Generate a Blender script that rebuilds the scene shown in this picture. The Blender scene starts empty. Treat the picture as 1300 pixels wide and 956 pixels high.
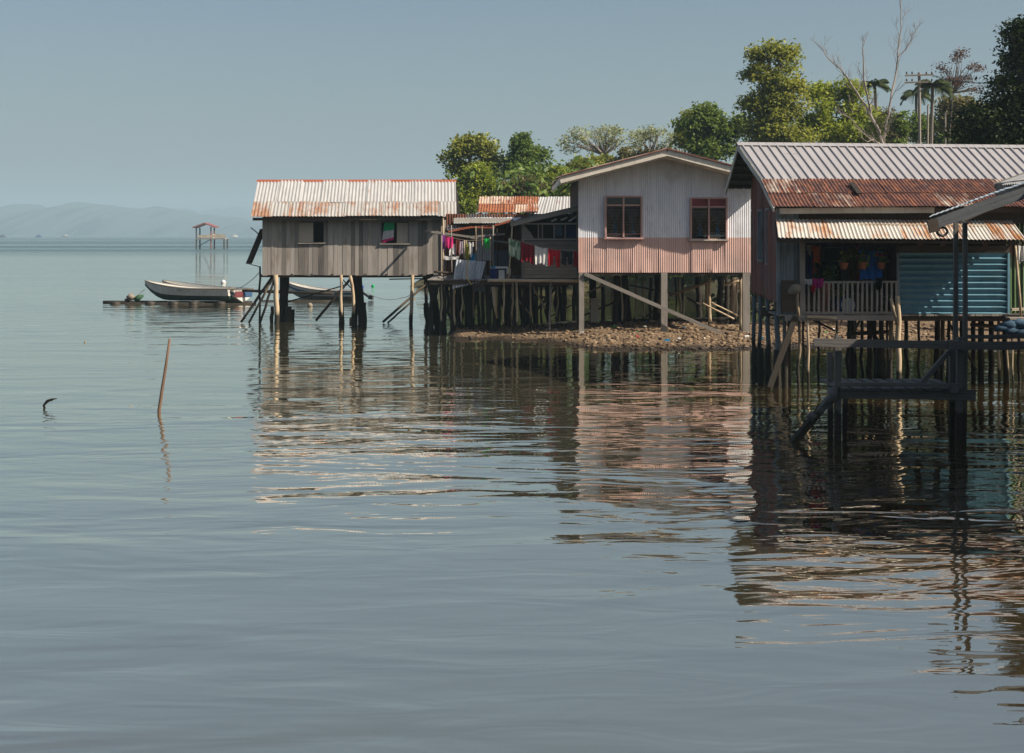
import bpy, math, random
import numpy as np
from mathutils import Vector, Matrix
R = math.radians
random.seed(7)
rng = np.random.default_rng(7)
sc = bpy.context.scene
COL = sc.collection
V = Vector

# ------------------------------------------------------------------ camera
F, CH, HY = 1805.0, 3.2, 297.5            # focal length in photo pixels, camera height, horizon row
cam_d = bpy.data.cameras.new('camera')
cam_d.sensor_width = 36; cam_d.lens = F / 1300 * 36
cam_d.shift_y = -(478 - HY) / 1300
cam_d.clip_start = 0.1; cam_d.clip_end = 30000
cam = bpy.data.objects.new('camera', cam_d); COL.objects.link(cam)
cam.location = (0, 0, CH); cam.rotation_euler = (R(90), 0, 0)
sc.camera = cam

# ------------------------------------------------------------------ sky, sun, exposure
SUN = V((2.27, -0.92, 1.98)).normalized()      # towards the sun
world = bpy.data.worlds.new('World'); sc.world = world; world.use_nodes = True
wt = world.node_tree; wt.nodes.clear()
sky = wt.nodes.new('ShaderNodeTexSky'); sky.sky_type = 'NISHITA'; sky.sun_disc = False
sky.sun_elevation = math.asin(SUN.z); sky.sun_rotation = math.atan2(SUN.x, SUN.y)
sky.air_density = 1.0; sky.dust_density = 2.6; sky.ozone_density = 1.6
hsv = wt.nodes.new('ShaderNodeHueSaturation'); hsv.inputs['Saturation'].default_value = 1.0
bg = wt.nodes.new('ShaderNodeBackground'); bg.inputs['Strength'].default_value = 0.056
wo = wt.nodes.new('ShaderNodeOutputWorld')
wt.links.new(sky.outputs[0], hsv.inputs['Color']); wt.links.new(hsv.outputs[0], bg.inputs['Color']); wt.links.new(bg.outputs[0], wo.inputs[0])
sun_d = bpy.data.lights.new('sun', 'SUN'); sun_d.energy = 5.0; sun_d.angle = R(0.5); sun_d.color = (1.0, 0.89, 0.75)
sun = bpy.data.objects.new('sun', sun_d); COL.objects.link(sun)
sun.rotation_euler = SUN.to_track_quat('Z', 'Y').to_euler(); sun.location = (60, -30, 60)
sc.view_settings.view_transform = 'Standard'; sc.view_settings.look = 'None'
sc.view_settings.gamma = 1.0; sc.view_settings.exposure = 0.63
sc.render.engine = 'CYCLES'
sc.cycles.use_denoising = True
sc.cycles.max_bounces = 6; sc.cycles.diffuse_bounces = 3; sc.cycles.glossy_bounces = 3
sc.cycles.transmission_bounces = 3; sc.cycles.transparent_max_bounces = 8
sc.cycles.volume_bounces = 0; sc.cycles.caustics_reflective = False; sc.cycles.caustics_refractive = False

def W(px, py, d):
    """photo column, photo row and distance -> a point of the place"""
    return V(((px - 650) * d / F, d, CH - (py - HY) * d / F))

# ------------------------------------------------------------------ object helpers
def tag(o, label=None, cat=None, group=None, kind=None):
    if label: o['label'] = label
    if cat: o['category'] = cat
    if group: o['group'] = group
    if kind: o['kind'] = kind
    return o

def thing(name, label, cat, loc, group=None):
    o = bpy.data.objects.new(name, None); COL.objects.link(o)
    o.location = loc; o.empty_display_size = 0.2
    o['ox'] = tuple(loc)
    return tag(o, label, cat, group)

class MB:
    def __init__(s): s.v = []; s.f = []; s.uv = []
    def face(s, pts, uvs=None):
        i = len(s.v); s.v += [tuple(p) for p in pts]; s.f.append(tuple(range(i, i + len(pts))))
        s.uv.append(uvs or [(0, 0)] * len(pts))
    def grid(s, P, UV):
        """P: rows of points sharing vertices"""
        i = len(s.v); n = len(P[0])
        for r in P: s.v += [tuple(p) for p in r]
        for a in range(len(P) - 1):
            for b in range(n - 1):
                q = (i + a * n + b, i + a * n + b + 1, i + (a + 1) * n + b + 1, i + (a + 1) * n + b)
                s.f.append(q); s.uv.append([UV[a][b], UV[a][b + 1], UV[a + 1][b + 1], UV[a + 1][b]])
    def bar(s, p0, p1, w, h, up=None, w1=None, h1=None):
        p0 = V(p0); p1 = V(p1); d = p1 - p0; L = d.length
        if L < 1e-6: return
        d.normalize()
        up = V(up) if up else (V((0, 0, 1)) if abs(d.z) < 0.9 else V((0, -1, 0)))
        sd = d.cross(up).normalized(); up = sd.cross(d).normalized()
        w1 = w if w1 is None else w1; h1 = h if h1 is None else h1
        i = len(s.v); o = random.random() * 50
        if L > .8 and .03 <= w <= .32 and .03 <= h <= .32:      # sawn timber: never quite straight or square
            n = min(12, int(L / .3) + 2); bx, bz = random.uniform(-.004, .004) * L, random.uniform(-.003, .003) * L
            for j in range(n):
                t = j / (n - 1); q = math.sin(math.pi * t); p = p0.lerp(p1, t) + sd * (bx * q) + up * (bz * q); a, b = w + (w1 - w) * t, h + (h1 - h) * t
                for sx, sy in ((-1, -1), (1, -1), (1, 1), (-1, 1)):
                    s.v.append(tuple(p + sd * (sx * a / 2 * random.uniform(.93, 1.04)) + up * (sy * b / 2 * random.uniform(.93, 1.04))))
            for j in range(n - 1):
                u0, u1 = L * j / (n - 1), L * (j + 1) / (n - 1); e = i + 4 * j
                for k in range(4):
                    k2 = (k + 1) % 4; c = w if k % 2 == 0 else h; v0 = o + k * .7
                    s.f.append((e + k, e + 4 + k, e + 4 + k2, e + k2)); s.uv.append([(u0, v0), (u1, v0), (u1, v0 + c), (u0, v0 + c)])
            e = i + 4 * (n - 1)
            s.f.append((i, i + 1, i + 2, i + 3)); s.uv.append([(0, o), (0, o + w), (h, o + w), (h, o)])
            s.f.append((e + 3, e + 2, e + 1, e)); s.uv.append([(0, o), (0, o + w), (h, o + w), (h, o)])
            return
        for p, a, b in ((p0, w, h), (p1, w1, h1)):
            for sx, sy in ((-1, -1), (1, -1), (1, 1), (-1, 1)):
                s.v.append(tuple(p + sd * (sx * a / 2) + up * (sy * b / 2)))
        for k in range(4):
            k2 = (k + 1) % 4; c = w if k % 2 == 0 else h
            s.f.append((i + k, i + 4 + k, i + 4 + k2, i + k2)); v0 = o + k * .7
            s.uv.append([(0, v0), (L, v0), (L, v0 + c), (0, v0 + c)])
        s.f.append((i, i + 1, i + 2, i + 3)); s.uv.append([(0, o), (0, o + w), (h, o + w), (h, o)])
        s.f.append((i + 7, i + 6, i + 5, i + 4)); s.uv.append([(0, o), (0, o + w), (h, o + w), (h, o)])
    def box(s, x0, x1, y0, y1, z0, z1):
        s.bar(((x0 + x1) / 2, y0, (z0 + z1) / 2), ((x0 + x1) / 2, y1, (z0 + z1) / 2), abs(x1 - x0), abs(z1 - z0))
    def tube(s, pts, rad, seg=8, rough=0.0):
        pts = [V(p) for p in pts]; n = len(pts)
        if not hasattr(rad, '__len__'): rad = [rad] * n
        i = len(s.v); o = random.random() * 50; L = 0; rows = []
        a = None
        for k, p in enumerate(pts):
            t = (pts[min(k + 1, n - 1)] - pts[max(k - 1, 0)]).normalized()
            if a is None: a = t.orthogonal().normalized()
            a = (a - t * a.dot(t)).normalized(); b = t.cross(a)
            if k: L += (p - pts[k - 1]).length
            for q in range(seg):
                an = 2 * math.pi * q / seg; r = rad[k] * (1 + rough * (random.random() - .5))
                s.v.append(tuple(p + (a * math.cos(an) + b * math.sin(an)) * r))
            rows.append(L)
        for k in range(n - 1):
            for q in range(seg):
                q2 = (q + 1) % seg
                s.f.append((i + k * seg + q, i + k * seg + q2, i + (k + 1) * seg + q2, i + (k + 1) * seg + q))
                c0 = o + q * .05; s.uv.append([(rows[k], c0), (rows[k], c0 + .05), (rows[k + 1], c0 + .05), (rows[k + 1], c0)])
        s.f.append(tuple(i + q for q in reversed(range(seg)))); s.uv.append([(0, o)] * seg)
        s.f.append(tuple(i + (n - 1) * seg + q for q in range(seg))); s.uv.append([(0, o)] * seg)
    def post(s, p0, p1, r0, r1=None, n=6, wob=0.03, seg=8):
        """an irregular round pole with slight bends"""
        p0 = V(p0); p1 = V(p1); r1 = r0 * .9 if r1 is None else r1
        pts = []; rr = []
        for k in range(n):
            t = k / (n - 1); w = wob * math.sin(math.pi * t)
            pts.append(p0.lerp(p1, t) + V((random.uniform(-w, w), random.uniform(-w, w), 0)))
            rr.append((r0 + (r1 - r0) * t) * random.uniform(.92, 1.08))
        s.tube(pts, rr, seg, .12)
    def corr(s, A, B, C, D, pitch, amp, th=0.0, jag=0.0, rows=2):
        """corrugated sheet: A-B one end of the furrows, D-C the other; closed to a real thickness"""
        A, B, C, D = V(A), V(B), V(C), V(D)
        n = ((B - A).cross(D - A)).normalized(); wd = (B - A).length; ln = (D - A).length
        cnt = max(4, int(round(wd / pitch * 4))); o = random.random() * 40
        P = [[] for _ in range(rows)]; U = [[] for _ in range(rows)]
        ph = random.random() * 6
        for k in range(cnt + 1):
            t = k / cnt; u = t * wd; off = n * (amp * math.sin(2 * math.pi * u / pitch + ph))
            top = A.lerp(B, t); bot = D.lerp(C, t)
            j = jag * math.sin(k * .61 + ph)
            for r_ in range(rows):
                q = r_ / (rows - 1)
                P[r_].append(top.lerp(bot, q) + off + (bot - top).normalized() * (j * q)); U[r_].append((u + o, q * ln + o))
        s.grid(P, U)
        e = n * -0.006
        s.grid([[p + e for p in r_] for r_ in reversed(P)], list(reversed(U)))
    def roof(s, A, B, C, D, pitch, amp, cols=6, rowsplit=(0, 1), lap=0.12, sag=0.02):
        """a roof slope of overlapping sheets. A-B ridge, D-C eave"""
        A, B, C, D = V(A), V(B), V(C), V(D)
        n = ((B - A).cross(D - A)).normalized()
        if n.z < 0: n = -n
        nr = len(rowsplit) - 1
        for r_ in range(nr):
            v0, v1 = rowsplit[r_], rowsplit[r_ + 1]
            LN = (D - A).length
            v0e = max(0, v0 - lap / LN * (r_ > 0))
            for c in range(cols):
                u0, u1 = c / cols, (c + 1) / cols
                ue = min(1, u1 + pitch * .5 / (B - A).length)
                lift = n * (0.014 * (nr - r_) + 0.007 * (c % 2) + random.uniform(-sag, sag) * .4)
                f = lambda u, v: A.lerp(B, u).lerp(D.lerp(C, u), v) + lift
                dv = random.uniform(-.025, .025) if r_ == nr - 1 else 0
                s.corr(f(u0, v0e), f(ue, v0e), f(ue, v1 + dv), f(u0, v1 + dv), pitch, amp)
    def boards(s, O, U, u0, u1, zb, zt, bw=.2, th=.02, opens=(), N=None, jz=.02, jd=.006):
        """upright boards along direction U from O; zb/zt may be functions of u"""
        O = V(O); U = V(U).normalized(); N = V(N) if N else V((U.y, -U.x, 0))
        fb = zb if callable(zb) else (lambda u: zb); ft = zt if callable(zt) else (lambda u: zt)
        br = [u0]; u = u0
        while u < u1 - bw * .6:
            u += bw * random.uniform(.8, 1.2); br.append(min(u, u1))
        br[-1] = u1
        ed = [e for o in opens for e in o[:2]]
        br = [b for b in br if all(abs(b - e) > bw * .3 for e in ed) or b in (u0, u1)] + ed
        br = sorted(set(round(b, 4) for b in br if u0 - 1e-6 <= b <= u1 + 1e-6))
        for a, b in zip(br[:-1], br[1:]):
            m = (a + b) / 2; segs = [(fb(m) - random.uniform(0, jz), ft(m))]
            for o in opens:
                if o[0] < m < o[1]:
                    segs = [(segs[0][0], o[2]), (o[3], segs[0][1])]
            off = N * random.uniform(0, jd)
            for z0, z1 in segs:
                if z1 - z0 < .02: continue
                w = b - a - .006
                i = len(s.v); o_ = random.random() * 50
                # top follows the slope of zt
                ta = z1 + (ft(a) - ft(m)) * (z1 == segs[-1][1]); tb = z1 + (ft(b) - ft(m)) * (z1 == segs[-1][1])
                for dn in (0, 1):
                    q = off - N * (th * dn)
                    for uu, zz in ((a + .003, z0), (b - .003, z0), (b - .003, tb), (a + .003, ta)):
                        p = O + U * uu + q; s.v.append((p.x, p.y, zz))
                L = z1 - z0
                for fc, uv in (((0, 1, 2, 3), ((0, o_), (0, o_ + w), (L, o_ + w), (L, o_))), ((7, 6, 5, 4), ((L, o_), (L, o_ + w), (0, o_ + w), (0, o_))),
                               ((0, 4, 5, 1), ((0, o_),) * 4), ((3, 2, 6, 7), ((0, o_),) * 4),
                               ((0, 3, 7, 4), ((0, o_), (L, o_), (L, o_ + .02), (0, o_ + .02))), ((1, 5, 6, 2), ((0, o_), (0, o_ + .02), (L, o_ + .02), (L, o_)))):
                    s.f.append(tuple(i + k for k in fc)); s.uv.append(list(uv))
    def corrwall(s, O, U, u0, u1, zb, zt, pitch, amp, opens=(), N=None, sheets=0.9, dz=0.0):
        """upright corrugated cladding with openings, in sheets that lap slightly"""
        O = V(O); U = V(U).normalized(); N = V(N) if N else V((U.y, -U.x, 0))
        ft = zt if callable(zt) else (lambda u: zt)
        br = [u0]
        while br[-1] < u1 - sheets * .5: br.append(min(br[-1] + sheets, u1))
        br[-1] = u1
        ed = [e for o in opens for e in o[:2]]
        br = sorted(set([round(b, 4) for b in br] + [round(e, 4) for e in ed]))
        for ci, (a, b) in enumerate(zip(br[:-1], br[1:])):
            m = (a + b) / 2; segs = [(zb + random.uniform(-dz, dz), None)]
            for o in opens:
                if o[0] < m < o[1]: segs = [(segs[0][0], o[2]), (o[3], None)]
            cnt = max(2, int(round((b - a) / pitch * 4))); lift = 0.009 * (ci % 2); ou = random.random() * 30
            for z0, z1 in segs:
                R_ = 9; P = [[] for _ in range(R_)]; T = [[] for _ in range(R_)]
                for k in range(cnt + 1):
                    u = a + (b - a) * k / cnt; zz = ft(u) if z1 is None else z1
                    for r_ in range(R_):
                        z = z0 + (zz - z0) * r_ / (R_ - 1); dent = .007 * sum(math.sin(u * f1 + z * f2 + ci * 1.7) for f1, f2 in ((2.1, 3.3), (5.7, -2.2), (9.0, 1.3))) / 1.6
                        dent *= 1 + 2.2 * max(0, 1 - (z - zb) / .5) * (math.sin(u * 3.3 + 1) > .3)
                        p = O + U * u + N * (amp * math.sin(2 * math.pi * u / pitch) + lift + dent)
                        P[r_].append((p.x, p.y, z)); T[r_].append((u, z + ou))
                s.grid(P, T)
    def build(s, name, mat, parent=None, smooth=False, label=None, cat=None, group=None, kind=None):
        off = V(parent['ox']) if parent is not None else None
        top = parent is None
        if top:
            xs = [p[0] for p in s.v]; ys = [p[1] for p in s.v]; zs = [p[2] for p in s.v]
            off = V(((min(xs) + max(xs)) / 2, (min(ys) + max(ys)) / 2, min(zs)))
        me = bpy.data.meshes.new(name)
        me.from_pydata([(p[0] - off.x, p[1] - off.y, p[2] - off.z) for p in s.v], [], s.f)
        uvl = me.uv_layers.new(name='UVMap')
        fl = [c for f in s.uv for uv in f for c in uv]
        uvl.data.foreach_set('uv', fl)
        if smooth: me.polygons.foreach_set('use_smooth', [True] * len(me.polygons))
        me.materials.append(mat)
        o = bpy.data.objects.new(name, me); COL.objects.link(o)
        o['ox'] = tuple(off)
        if top: o.location = off
        else: o.parent = parent
        return tag(o, label, cat, group, kind)

def part(name, mat, parent, fn, **k):
    m = MB(); fn(m); return m.build(name, mat, parent, **k)

# ------------------------------------------------------------------ materials
class NT:
    def __init__(s, name):
        s.m = bpy.data.materials.new(name); s.m.use_nodes = True; s.t = s.m.node_tree; s.t.nodes.clear()
        s.out = s.n('ShaderNodeOutputMaterial')
    def n(s, ty, **kw):
        x = s.t.nodes.new(ty)
        for k, v in kw.items(): setattr(x, k, v)
        return x
    def set(s, inp, v):
        if hasattr(v, 'links') or isinstance(v, bpy.types.NodeSocket): s.t.links.new(v, inp)
        else:
            if isinstance(v, tuple) and len(v) == 3 and inp.type == 'RGBA': v = v + (1,)
            inp.default_value = v
    def math(s, op, a, b=0.0, clamp=False):
        x = s.n('ShaderNodeMath', operation=op, use_clamp=clamp); s.set(x.inputs[0], a); s.set(x.inputs[1], b); return x.outputs[0]
    def mix(s, fac, a, b, blend='MIX'):
        x = s.n('ShaderNodeMix', data_type='RGBA', blend_type=blend); s.set(x.inputs[0], fac); s.set(x.inputs[6], a); s.set(x.inputs[7], b); return x.outputs[2]
    def ramp(s, v, stops):
        x = s.n('ShaderNodeValToRGB'); e = x.color_ramp.elements
        while len(e) < len(stops): e.new(0.5)
        for q, (p, c) in zip(e, stops):
            q.position = p; q.color = (c, c, c, 1) if not isinstance(c, tuple) else c + (1,)
        s.set(x.inputs[0], v); return x.outputs[0]
    def noise(s, vec, scale, detail=3, rough=.55, dist=0):
        x = s.n('ShaderNodeTexNoise'); s.set(x.inputs['Vector'], vec); x.inputs['Scale'].default_value = scale
        x.inputs['Detail'].default_value = detail; x.inputs['Roughness'].default_value = rough; x.inputs['Distortion'].default_value = dist
        return x.outputs['Fac']
    def mapv(s, vec, scale, loc=(0, 0, 0)):
        x = s.n('ShaderNodeMapping'); s.set(x.inputs[0], vec); x.inputs['Scale'].default_value = scale; x.inputs['Location'].default_value = loc; return x.outputs[0]
    def uv(s): return s.n('ShaderNodeTexCoord').outputs['UV']
    def pos(s): return s.n('ShaderNodeNewGeometry').outputs['Position']
    def island(s): return s.n('ShaderNodeNewGeometry').outputs['Random Per Island']
    def bump(s, h, strength, dist):
        x = s.n('ShaderNodeBump'); x.inputs['Strength'].default_value = strength; x.inputs['Distance'].default_value = dist; s.set(x.inputs['Height'], h); return x.outputs[0]
    def finish(s, col, rough=.8, normal=None, metal=0.0, spec=.3, extra=None):
        p = s.n('ShaderNodeBsdfPrincipled'); s.set(p.inputs['Base Color'], col); s.set(p.inputs['Roughness'], rough)
        s.set(p.inputs['Metallic'], metal); s.set(p.inputs['Specular IOR Level'], spec)
        if normal is not None: s.set(p.inputs['Normal'], normal)
        if extra: extra(p)
        s.t.links.new(p.outputs[0], s.out.inputs[0]); return s.m
    def sep(s, v):
        x = s.n('ShaderNodeSeparateXYZ'); s.set(x.inputs[0], v); return x.outputs

def wood(name, c0, c1, c2=None, tide=False, vary=.5, rough=.85, tide_z=0.62, patch=0.0, pcol=(.3, .1, .04)):
    t = NT(name); uv = t.uv()
    g = t.noise(t.mapv(uv, (1.2, 34, 1)), 1.0, 5, .62)
    big = t.noise(t.mapv(uv, (.8, 3, 1)), 1.3, 3)
    isl = t.island()
    f = t.math('ADD', t.math('MULTIPLY', isl, vary), t.math('MULTIPLY', g, 1 - vary * .6), True)
    col = t.mix(t.ramp(f, [(.25, 0.0), (.8, 1.0)]), c0, c1)
    if c2: col = t.mix(t.ramp(big, [(.5, 0.0), (.68, .8)]), col, c2)
    if patch: col = t.mix(t.math('MULTIPLY', t.ramp(t.noise(t.mapv(uv, (.9, 6, 1)), 2.1, 4), [(.55, 0.0), (.64, 1.0)]), patch), col, pcol)
    crack = t.ramp(t.noise(t.mapv(uv, (.6, 55, 1)), 1.0, 3), [(.30, .45), (.42, 1.0)])
    col = t.mix(1.0, col, crack, 'MULTIPLY')
    if tide:
        z = t.sep(t.pos())[2]; wz = t.math('ADD', z, t.math('MULTIPLY', t.noise(t.pos(), 5.0, 3), .45))
        k = t.ramp(t.math('SUBTRACT', wz, tide_z), [(.12, 1.0), (.26, 0.0)])
        sp = t.mix(t.noise(t.pos(), 28, 2), (.008, .007, .005), (.05, .042, .03))
        col = t.mix(k, col, sp)
    nm = t.bump(t.math('ADD', g, t.math('MULTIPLY', t.noise(t.pos(), 14, 2), .6)), .5, .012)
    return t.finish(col, rough, nm)

def metal(name, base, base2, rust, rust2, amount=.35, isl=.6, streak=True, rough=.5, eave=0.0, met=0.0, dark=0.0):
    """sheet metal with rust in streaks that run down each sheet; amount is how much of it is rusty"""
    t = NT(name); uv = t.uv()
    s1 = t.noise(t.mapv(uv, (7, .55, 1) if streak else (2, 2, 1)), 1.0, 5, .6)
    s2 = t.noise(t.mapv(uv, (1.6, 1.1, 1)), 1.2, 5, .65)
    ir = t.island()
    v = t.math('ADD', t.math('ADD', t.math('MULTIPLY', s1, .55), t.math('MULTIPLY', s2, .45)), t.math('MULTIPLY', t.math('SUBTRACT', ir, .5), isl * .5))
    k = t.ramp(v, [(max(0.01, .62 - amount * .42), 0.0), (min(.99, .74 - amount * .42), 1.0)])
    tone = t.noise(t.mapv(uv, (4, .7, 1), (9, 3, 0)), 1.4, 4)
    b = t.mix(t.ramp(tone, [(.35, 0.0), (.7, 1.0)]), base, base2)
    rr = t.mix(t.ramp(t.noise(t.mapv(uv, (3, 1.2, 1), (3, 8, 0)), 2.0, 5, .7), [(.44, 0.0), (.64, 1.0)]), rust, rust2)
    col = t.mix(k, b, rr)
    if dark:
        col = t.mix(t.math('MULTIPLY', t.ramp(t.noise(t.mapv(uv, (2, .8, 1)), .9, 4), [(.5, 0.0), (.66, 1.0)]), dark), col, (.05, .04, .035))
    r_ = t.math('ADD', t.math('MULTIPLY', k, .3), rough)
    nm = t.bump(t.noise(uv, 30, 3), .25, .01)
    return t.finish(col, r_, nm, met, .35)

M_DARK = None
def paint(name, c, c2=None, rough=.6, scale=2.0, dirt=.25, dcol=(.12, .1, .08)):
    t = NT(name); p = t.pos()
    n1 = t.noise(p, scale, 5, .6); n2 = t.noise(t.mapv(p, (9, 9, 1.1)), 1.0, 4, .6)
    col = t.mix(t.ramp(n1, [(.35, 0.0), (.7, 1.0)]), c, c2 or tuple(x * .82 for x in c))
    col = t.mix(t.math('MULTIPLY', t.ramp(n2, [(.5, 0.0), (.75, 1.0)]), dirt), col, dcol)
    return t.finish(col, rough, t.bump(n2, .15, .006))

def fabric(name, c, c2=None):
    t = NT(name); p = t.pos()
    col = t.mix(t.ramp(t.noise(p, 9, 3), [(.4, 0.0), (.65, 1.0)]), c, c2 or tuple(x * .8 for x in c))
    d = t.n('ShaderNodeBsdfDiffuse'); t.set(d.inputs[0], col); tr = t.n('ShaderNodeBsdfTranslucent'); t.set(tr.inputs[0], col)
    mx = t.n('ShaderNodeMixShader'); mx.inputs[0].default_value = .25
    t.t.links.new(d.outputs[0], mx.inputs[1]); t.t.links.new(tr.outputs[0], mx.inputs[2]); t.t.links.new(mx.outputs[0], t.out.inputs[0]); return t.m

def leafmat(name, c0, c1, c2, trans=.42, cs=.5):
    t = NT(name); ir = t.island(); p = t.pos()
    cl = t.noise(p, cs, 3, .6)
    f = t.math('ADD', t.math('MULTIPLY', ir, .55), t.math('MULTIPLY', t.math('SUBTRACT', cl, .25), .9), True)
    col = t.ramp(f, [(.12, c0), (.5, c1), (.9, c2)])
    d = t.n('ShaderNodeBsdfPrincipled'); t.set(d.inputs['Base Color'], col); d.inputs['Roughness'].default_value = .5; d.inputs['Specular IOR Level'].default_value = .3
    tr = t.n('ShaderNodeBsdfTranslucent'); t.set(tr.inputs[0], t.mix(.5, col, c2))
    mx = t.n('ShaderNodeMixShader'); mx.inputs[0].default_value = trans
    t.t.links.new(d.outputs[0], mx.inputs[1]); t.t.links.new(tr.outputs[0], mx.inputs[2]); t.t.links.new(mx.outputs[0], t.out.inputs[0]); return t.m

M = {}
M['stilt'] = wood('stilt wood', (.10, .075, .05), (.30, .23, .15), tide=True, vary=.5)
M['stilt_blue'] = wood('skylit blue stilt wood', (.07, .09, .105), (.17, .20, .22), tide=True, vary=.4, tide_z=.75)  # the bluish skylight on these stilts is put into the wood colour
M['stilt_dark'] = wood('dark stilt wood', (.010, .008, .007), (.038, .030, .022), tide=True, vary=.4)  # dark copy of the stilt wood, with under-floor shade in its colour
M['stilt_pale'] = wood('pale pole wood', (.34, .26, .17), (.60, .48, .33), (.2, .13, .07), tide=True, vary=.4, tide_z=.42)  # pale copy of the stilt wood, mostly painting poles that catch the sun
M['greyboard'] = wood('weathered grey boards', (.10, .092, .085), (.38, .345, .305), (.25, .205, .165), vary=.75)
M['greyboard2'] = wood('old grey plank', (.13, .12, .11), (.3, .27, .235), vary=.5)
M['darkboard'] = wood('dark old boards', (.025, .02, .017), (.085, .065, .05), vary=.5)
M['shadeboard'] = wood('shade black boards', (.008, .007, .006), (.03, .024, .018), vary=.5)  # near black colour standing in for the shade under the floors
M['maroonboard'] = wood('maroon painted boards', (.10, .028, .022), (.19, .07, .055), (.12, .12, .125), vary=.55)
M['bluegrey'] = wood('grey blue planks', (.13, .165, .19), (.30, .34, .36), (.16, .13, .11), vary=.6)
M['jetty'] = wood('blue grey jetty timber', (.045, .042, .038), (.17, .16, .145), vary=.45, tide=True, tide_z=.5)
M['plywood'] = wood('pale plywood', (.40, .34, .26), (.55, .47, .37), vary=.3)
M['rail'] = wood('bleached railing wood', (.20, .17, .14), (.42, .37, .32), vary=.5)
M['roofgrey'] = metal('galvanised roofing', (.47, .46, .44), (.37, .365, .36), (.40, .17, .07), (.22, .09, .045), .08, .15)
M['roofgreyrust'] = metal('rust streaked galvanised roofing', (.44, .425, .395), (.36, .345, .32), (.33, .18, .11), (.22, .11, .07), .36, .22)
M['ridge'] = metal('rusty ridge flashing', (.3, .12, .08), (.35, .2, .15), (.35, .1, .05), (.2, .06, .04), .7, .3)
M['roofrust'] = metal('deep rusted roofing', (.62, .54, .44), (.40, .28, .21), (.085, .038, .034), (.26, .10, .05), .46, 1.3, dark=.3)
M['roofribbed'] = metal('pale ribbed roofing', (.37, .355, .36), (.32, .305, .31), (.3, .2, .15), (.25, .15, .1), .0, .1, rough=.55)
M['awning'] = metal('cream awning sheets', (.60, .57, .51), (.48, .45, .40), (.42, .2, .08), (.26, .12, .06), .28, .3)
M['roofmid'] = metal('orange rust roofing', (.55, .38, .25), (.5, .42, .36), (.33, .12, .05), (.15, .05, .03), .68, .9)
M['roofblue'] = metal('pale blue roofing', (.42, .50, .56), (.5, .54, .56), (.3, .12, .06), (.2, .08, .05), .06, .2)
M['sheet'] = metal('leaning grey sheet', (.55, .57, .58), (.3, .33, .37), (.4, .2, .08), (.3, .12, .05), .15, .2, rough=.4)
M['rustwall'] = metal('dark rusty wall sheet', (.10, .09, .09), (.14, .12, .11), (.12, .045, .03), (.2, .08, .04), .62, .9)
M['greenwall'] = metal('green corrugated wall', (.045, .085, .03), (.07, .11, .045), (.12, .05, .03), (.06, .03, .02), .22, .3)
M['bluewall'] = metal('blue lap boards', (.10, .22, .29), (.13, .265, .33), (.05, .12, .15), (.10, .15, .16), .12, .25, streak=False, rough=.5)
M['fascia'] = paint('grey white fascia paint', (.55, .52, .46), (.42, .40, .36), dirt=.4)
M['cream'] = paint('cream fascia paint', (.68, .62, .52), (.58, .53, .45), dirt=.25)
M['red'] = paint('faded red roof edge', (.24, .10, .08), (.2, .09, .07))
M['windowframe'] = paint('mauve window frame', (.50, .30, .26), (.42, .25, .22), dirt=.15)
M['maroonpane'] = paint('maroon pane', (.20, .035, .045), (.16, .03, .04), dirt=.1)
M['black'] = paint('painted doorway dark', (.012, .011, .010), dirt=0)
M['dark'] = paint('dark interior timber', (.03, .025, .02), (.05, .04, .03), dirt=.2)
M['rope'] = paint('rope', (.25, .2, .14), dirt=.1)
M['wire'] = paint('black wire', (.03, .03, .035), dirt=0)
M['concrete'] = paint('stained concrete', (.3, .27, .23), (.2, .18, .15), scale=6)
def wall2():
    t = NT('white and pink cladding'); p = t.pos(); z = t.sep(p)[2]
    k = t.ramp(t.math('SUBTRACT', z, 2.6), [(.497, 0.0), (.503, 1.0)])
    n1 = t.noise(t.mapv(p, (10, 10, .8)), 1.0, 4, .6); n2 = t.noise(p, 1.3, 5, .6)
    w = t.mix(t.ramp(n1, [(.3, 0.0), (.75, 1.0)]), (.77, .78, .81), (.62, .63, .67))
    k2 = t.mix(t.ramp(n1, [(.3, 0.0), (.75, 1.0)]), (.60, .40, .345), (.51, .335, .29))
    col = t.mix(k, k2, w)
    col = t.mix(t.math('MULTIPLY', t.ramp(n2, [(.52, 0.0), (.74, 1.0)]), .45), col, (.30, .26, .24))
    rs = t.math('MULTIPLY', t.ramp(t.noise(t.mapv(p, (14, 14, 1.2), (4, 2, 1)), 1.0, 4, .65), [(.64, 0.0), (.72, 1.0)]), .55)
    col = t.mix(rs, col, (.26, .11, .06))
    return t.finish(col, .55, t.bump(n1, .1, .004), 0, .35)
M['wall2'] = wall2()
def glass():
    t = NT('dark louvre glass')
    g = t.n('ShaderNodeBsdfGlossy'); g.inputs['Roughness'].default_value = .08; t.set(g.inputs[0], (.5, .55, .6))
    tr = t.n('ShaderNodeBsdfTransparent'); t.set(tr.inputs[0], (.42, .5, .55)); mx = t.n('ShaderNodeMixShader'); mx.inputs[0].default_value = .10
    t.t.links.new(tr.outputs[0], mx.inputs[1]); t.t.links.new(g.outputs[0], mx.inputs[2]); t.t.links.new(mx.outputs[0], t.out.inputs[0]); return t.m
M['glass'] = glass()
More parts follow.
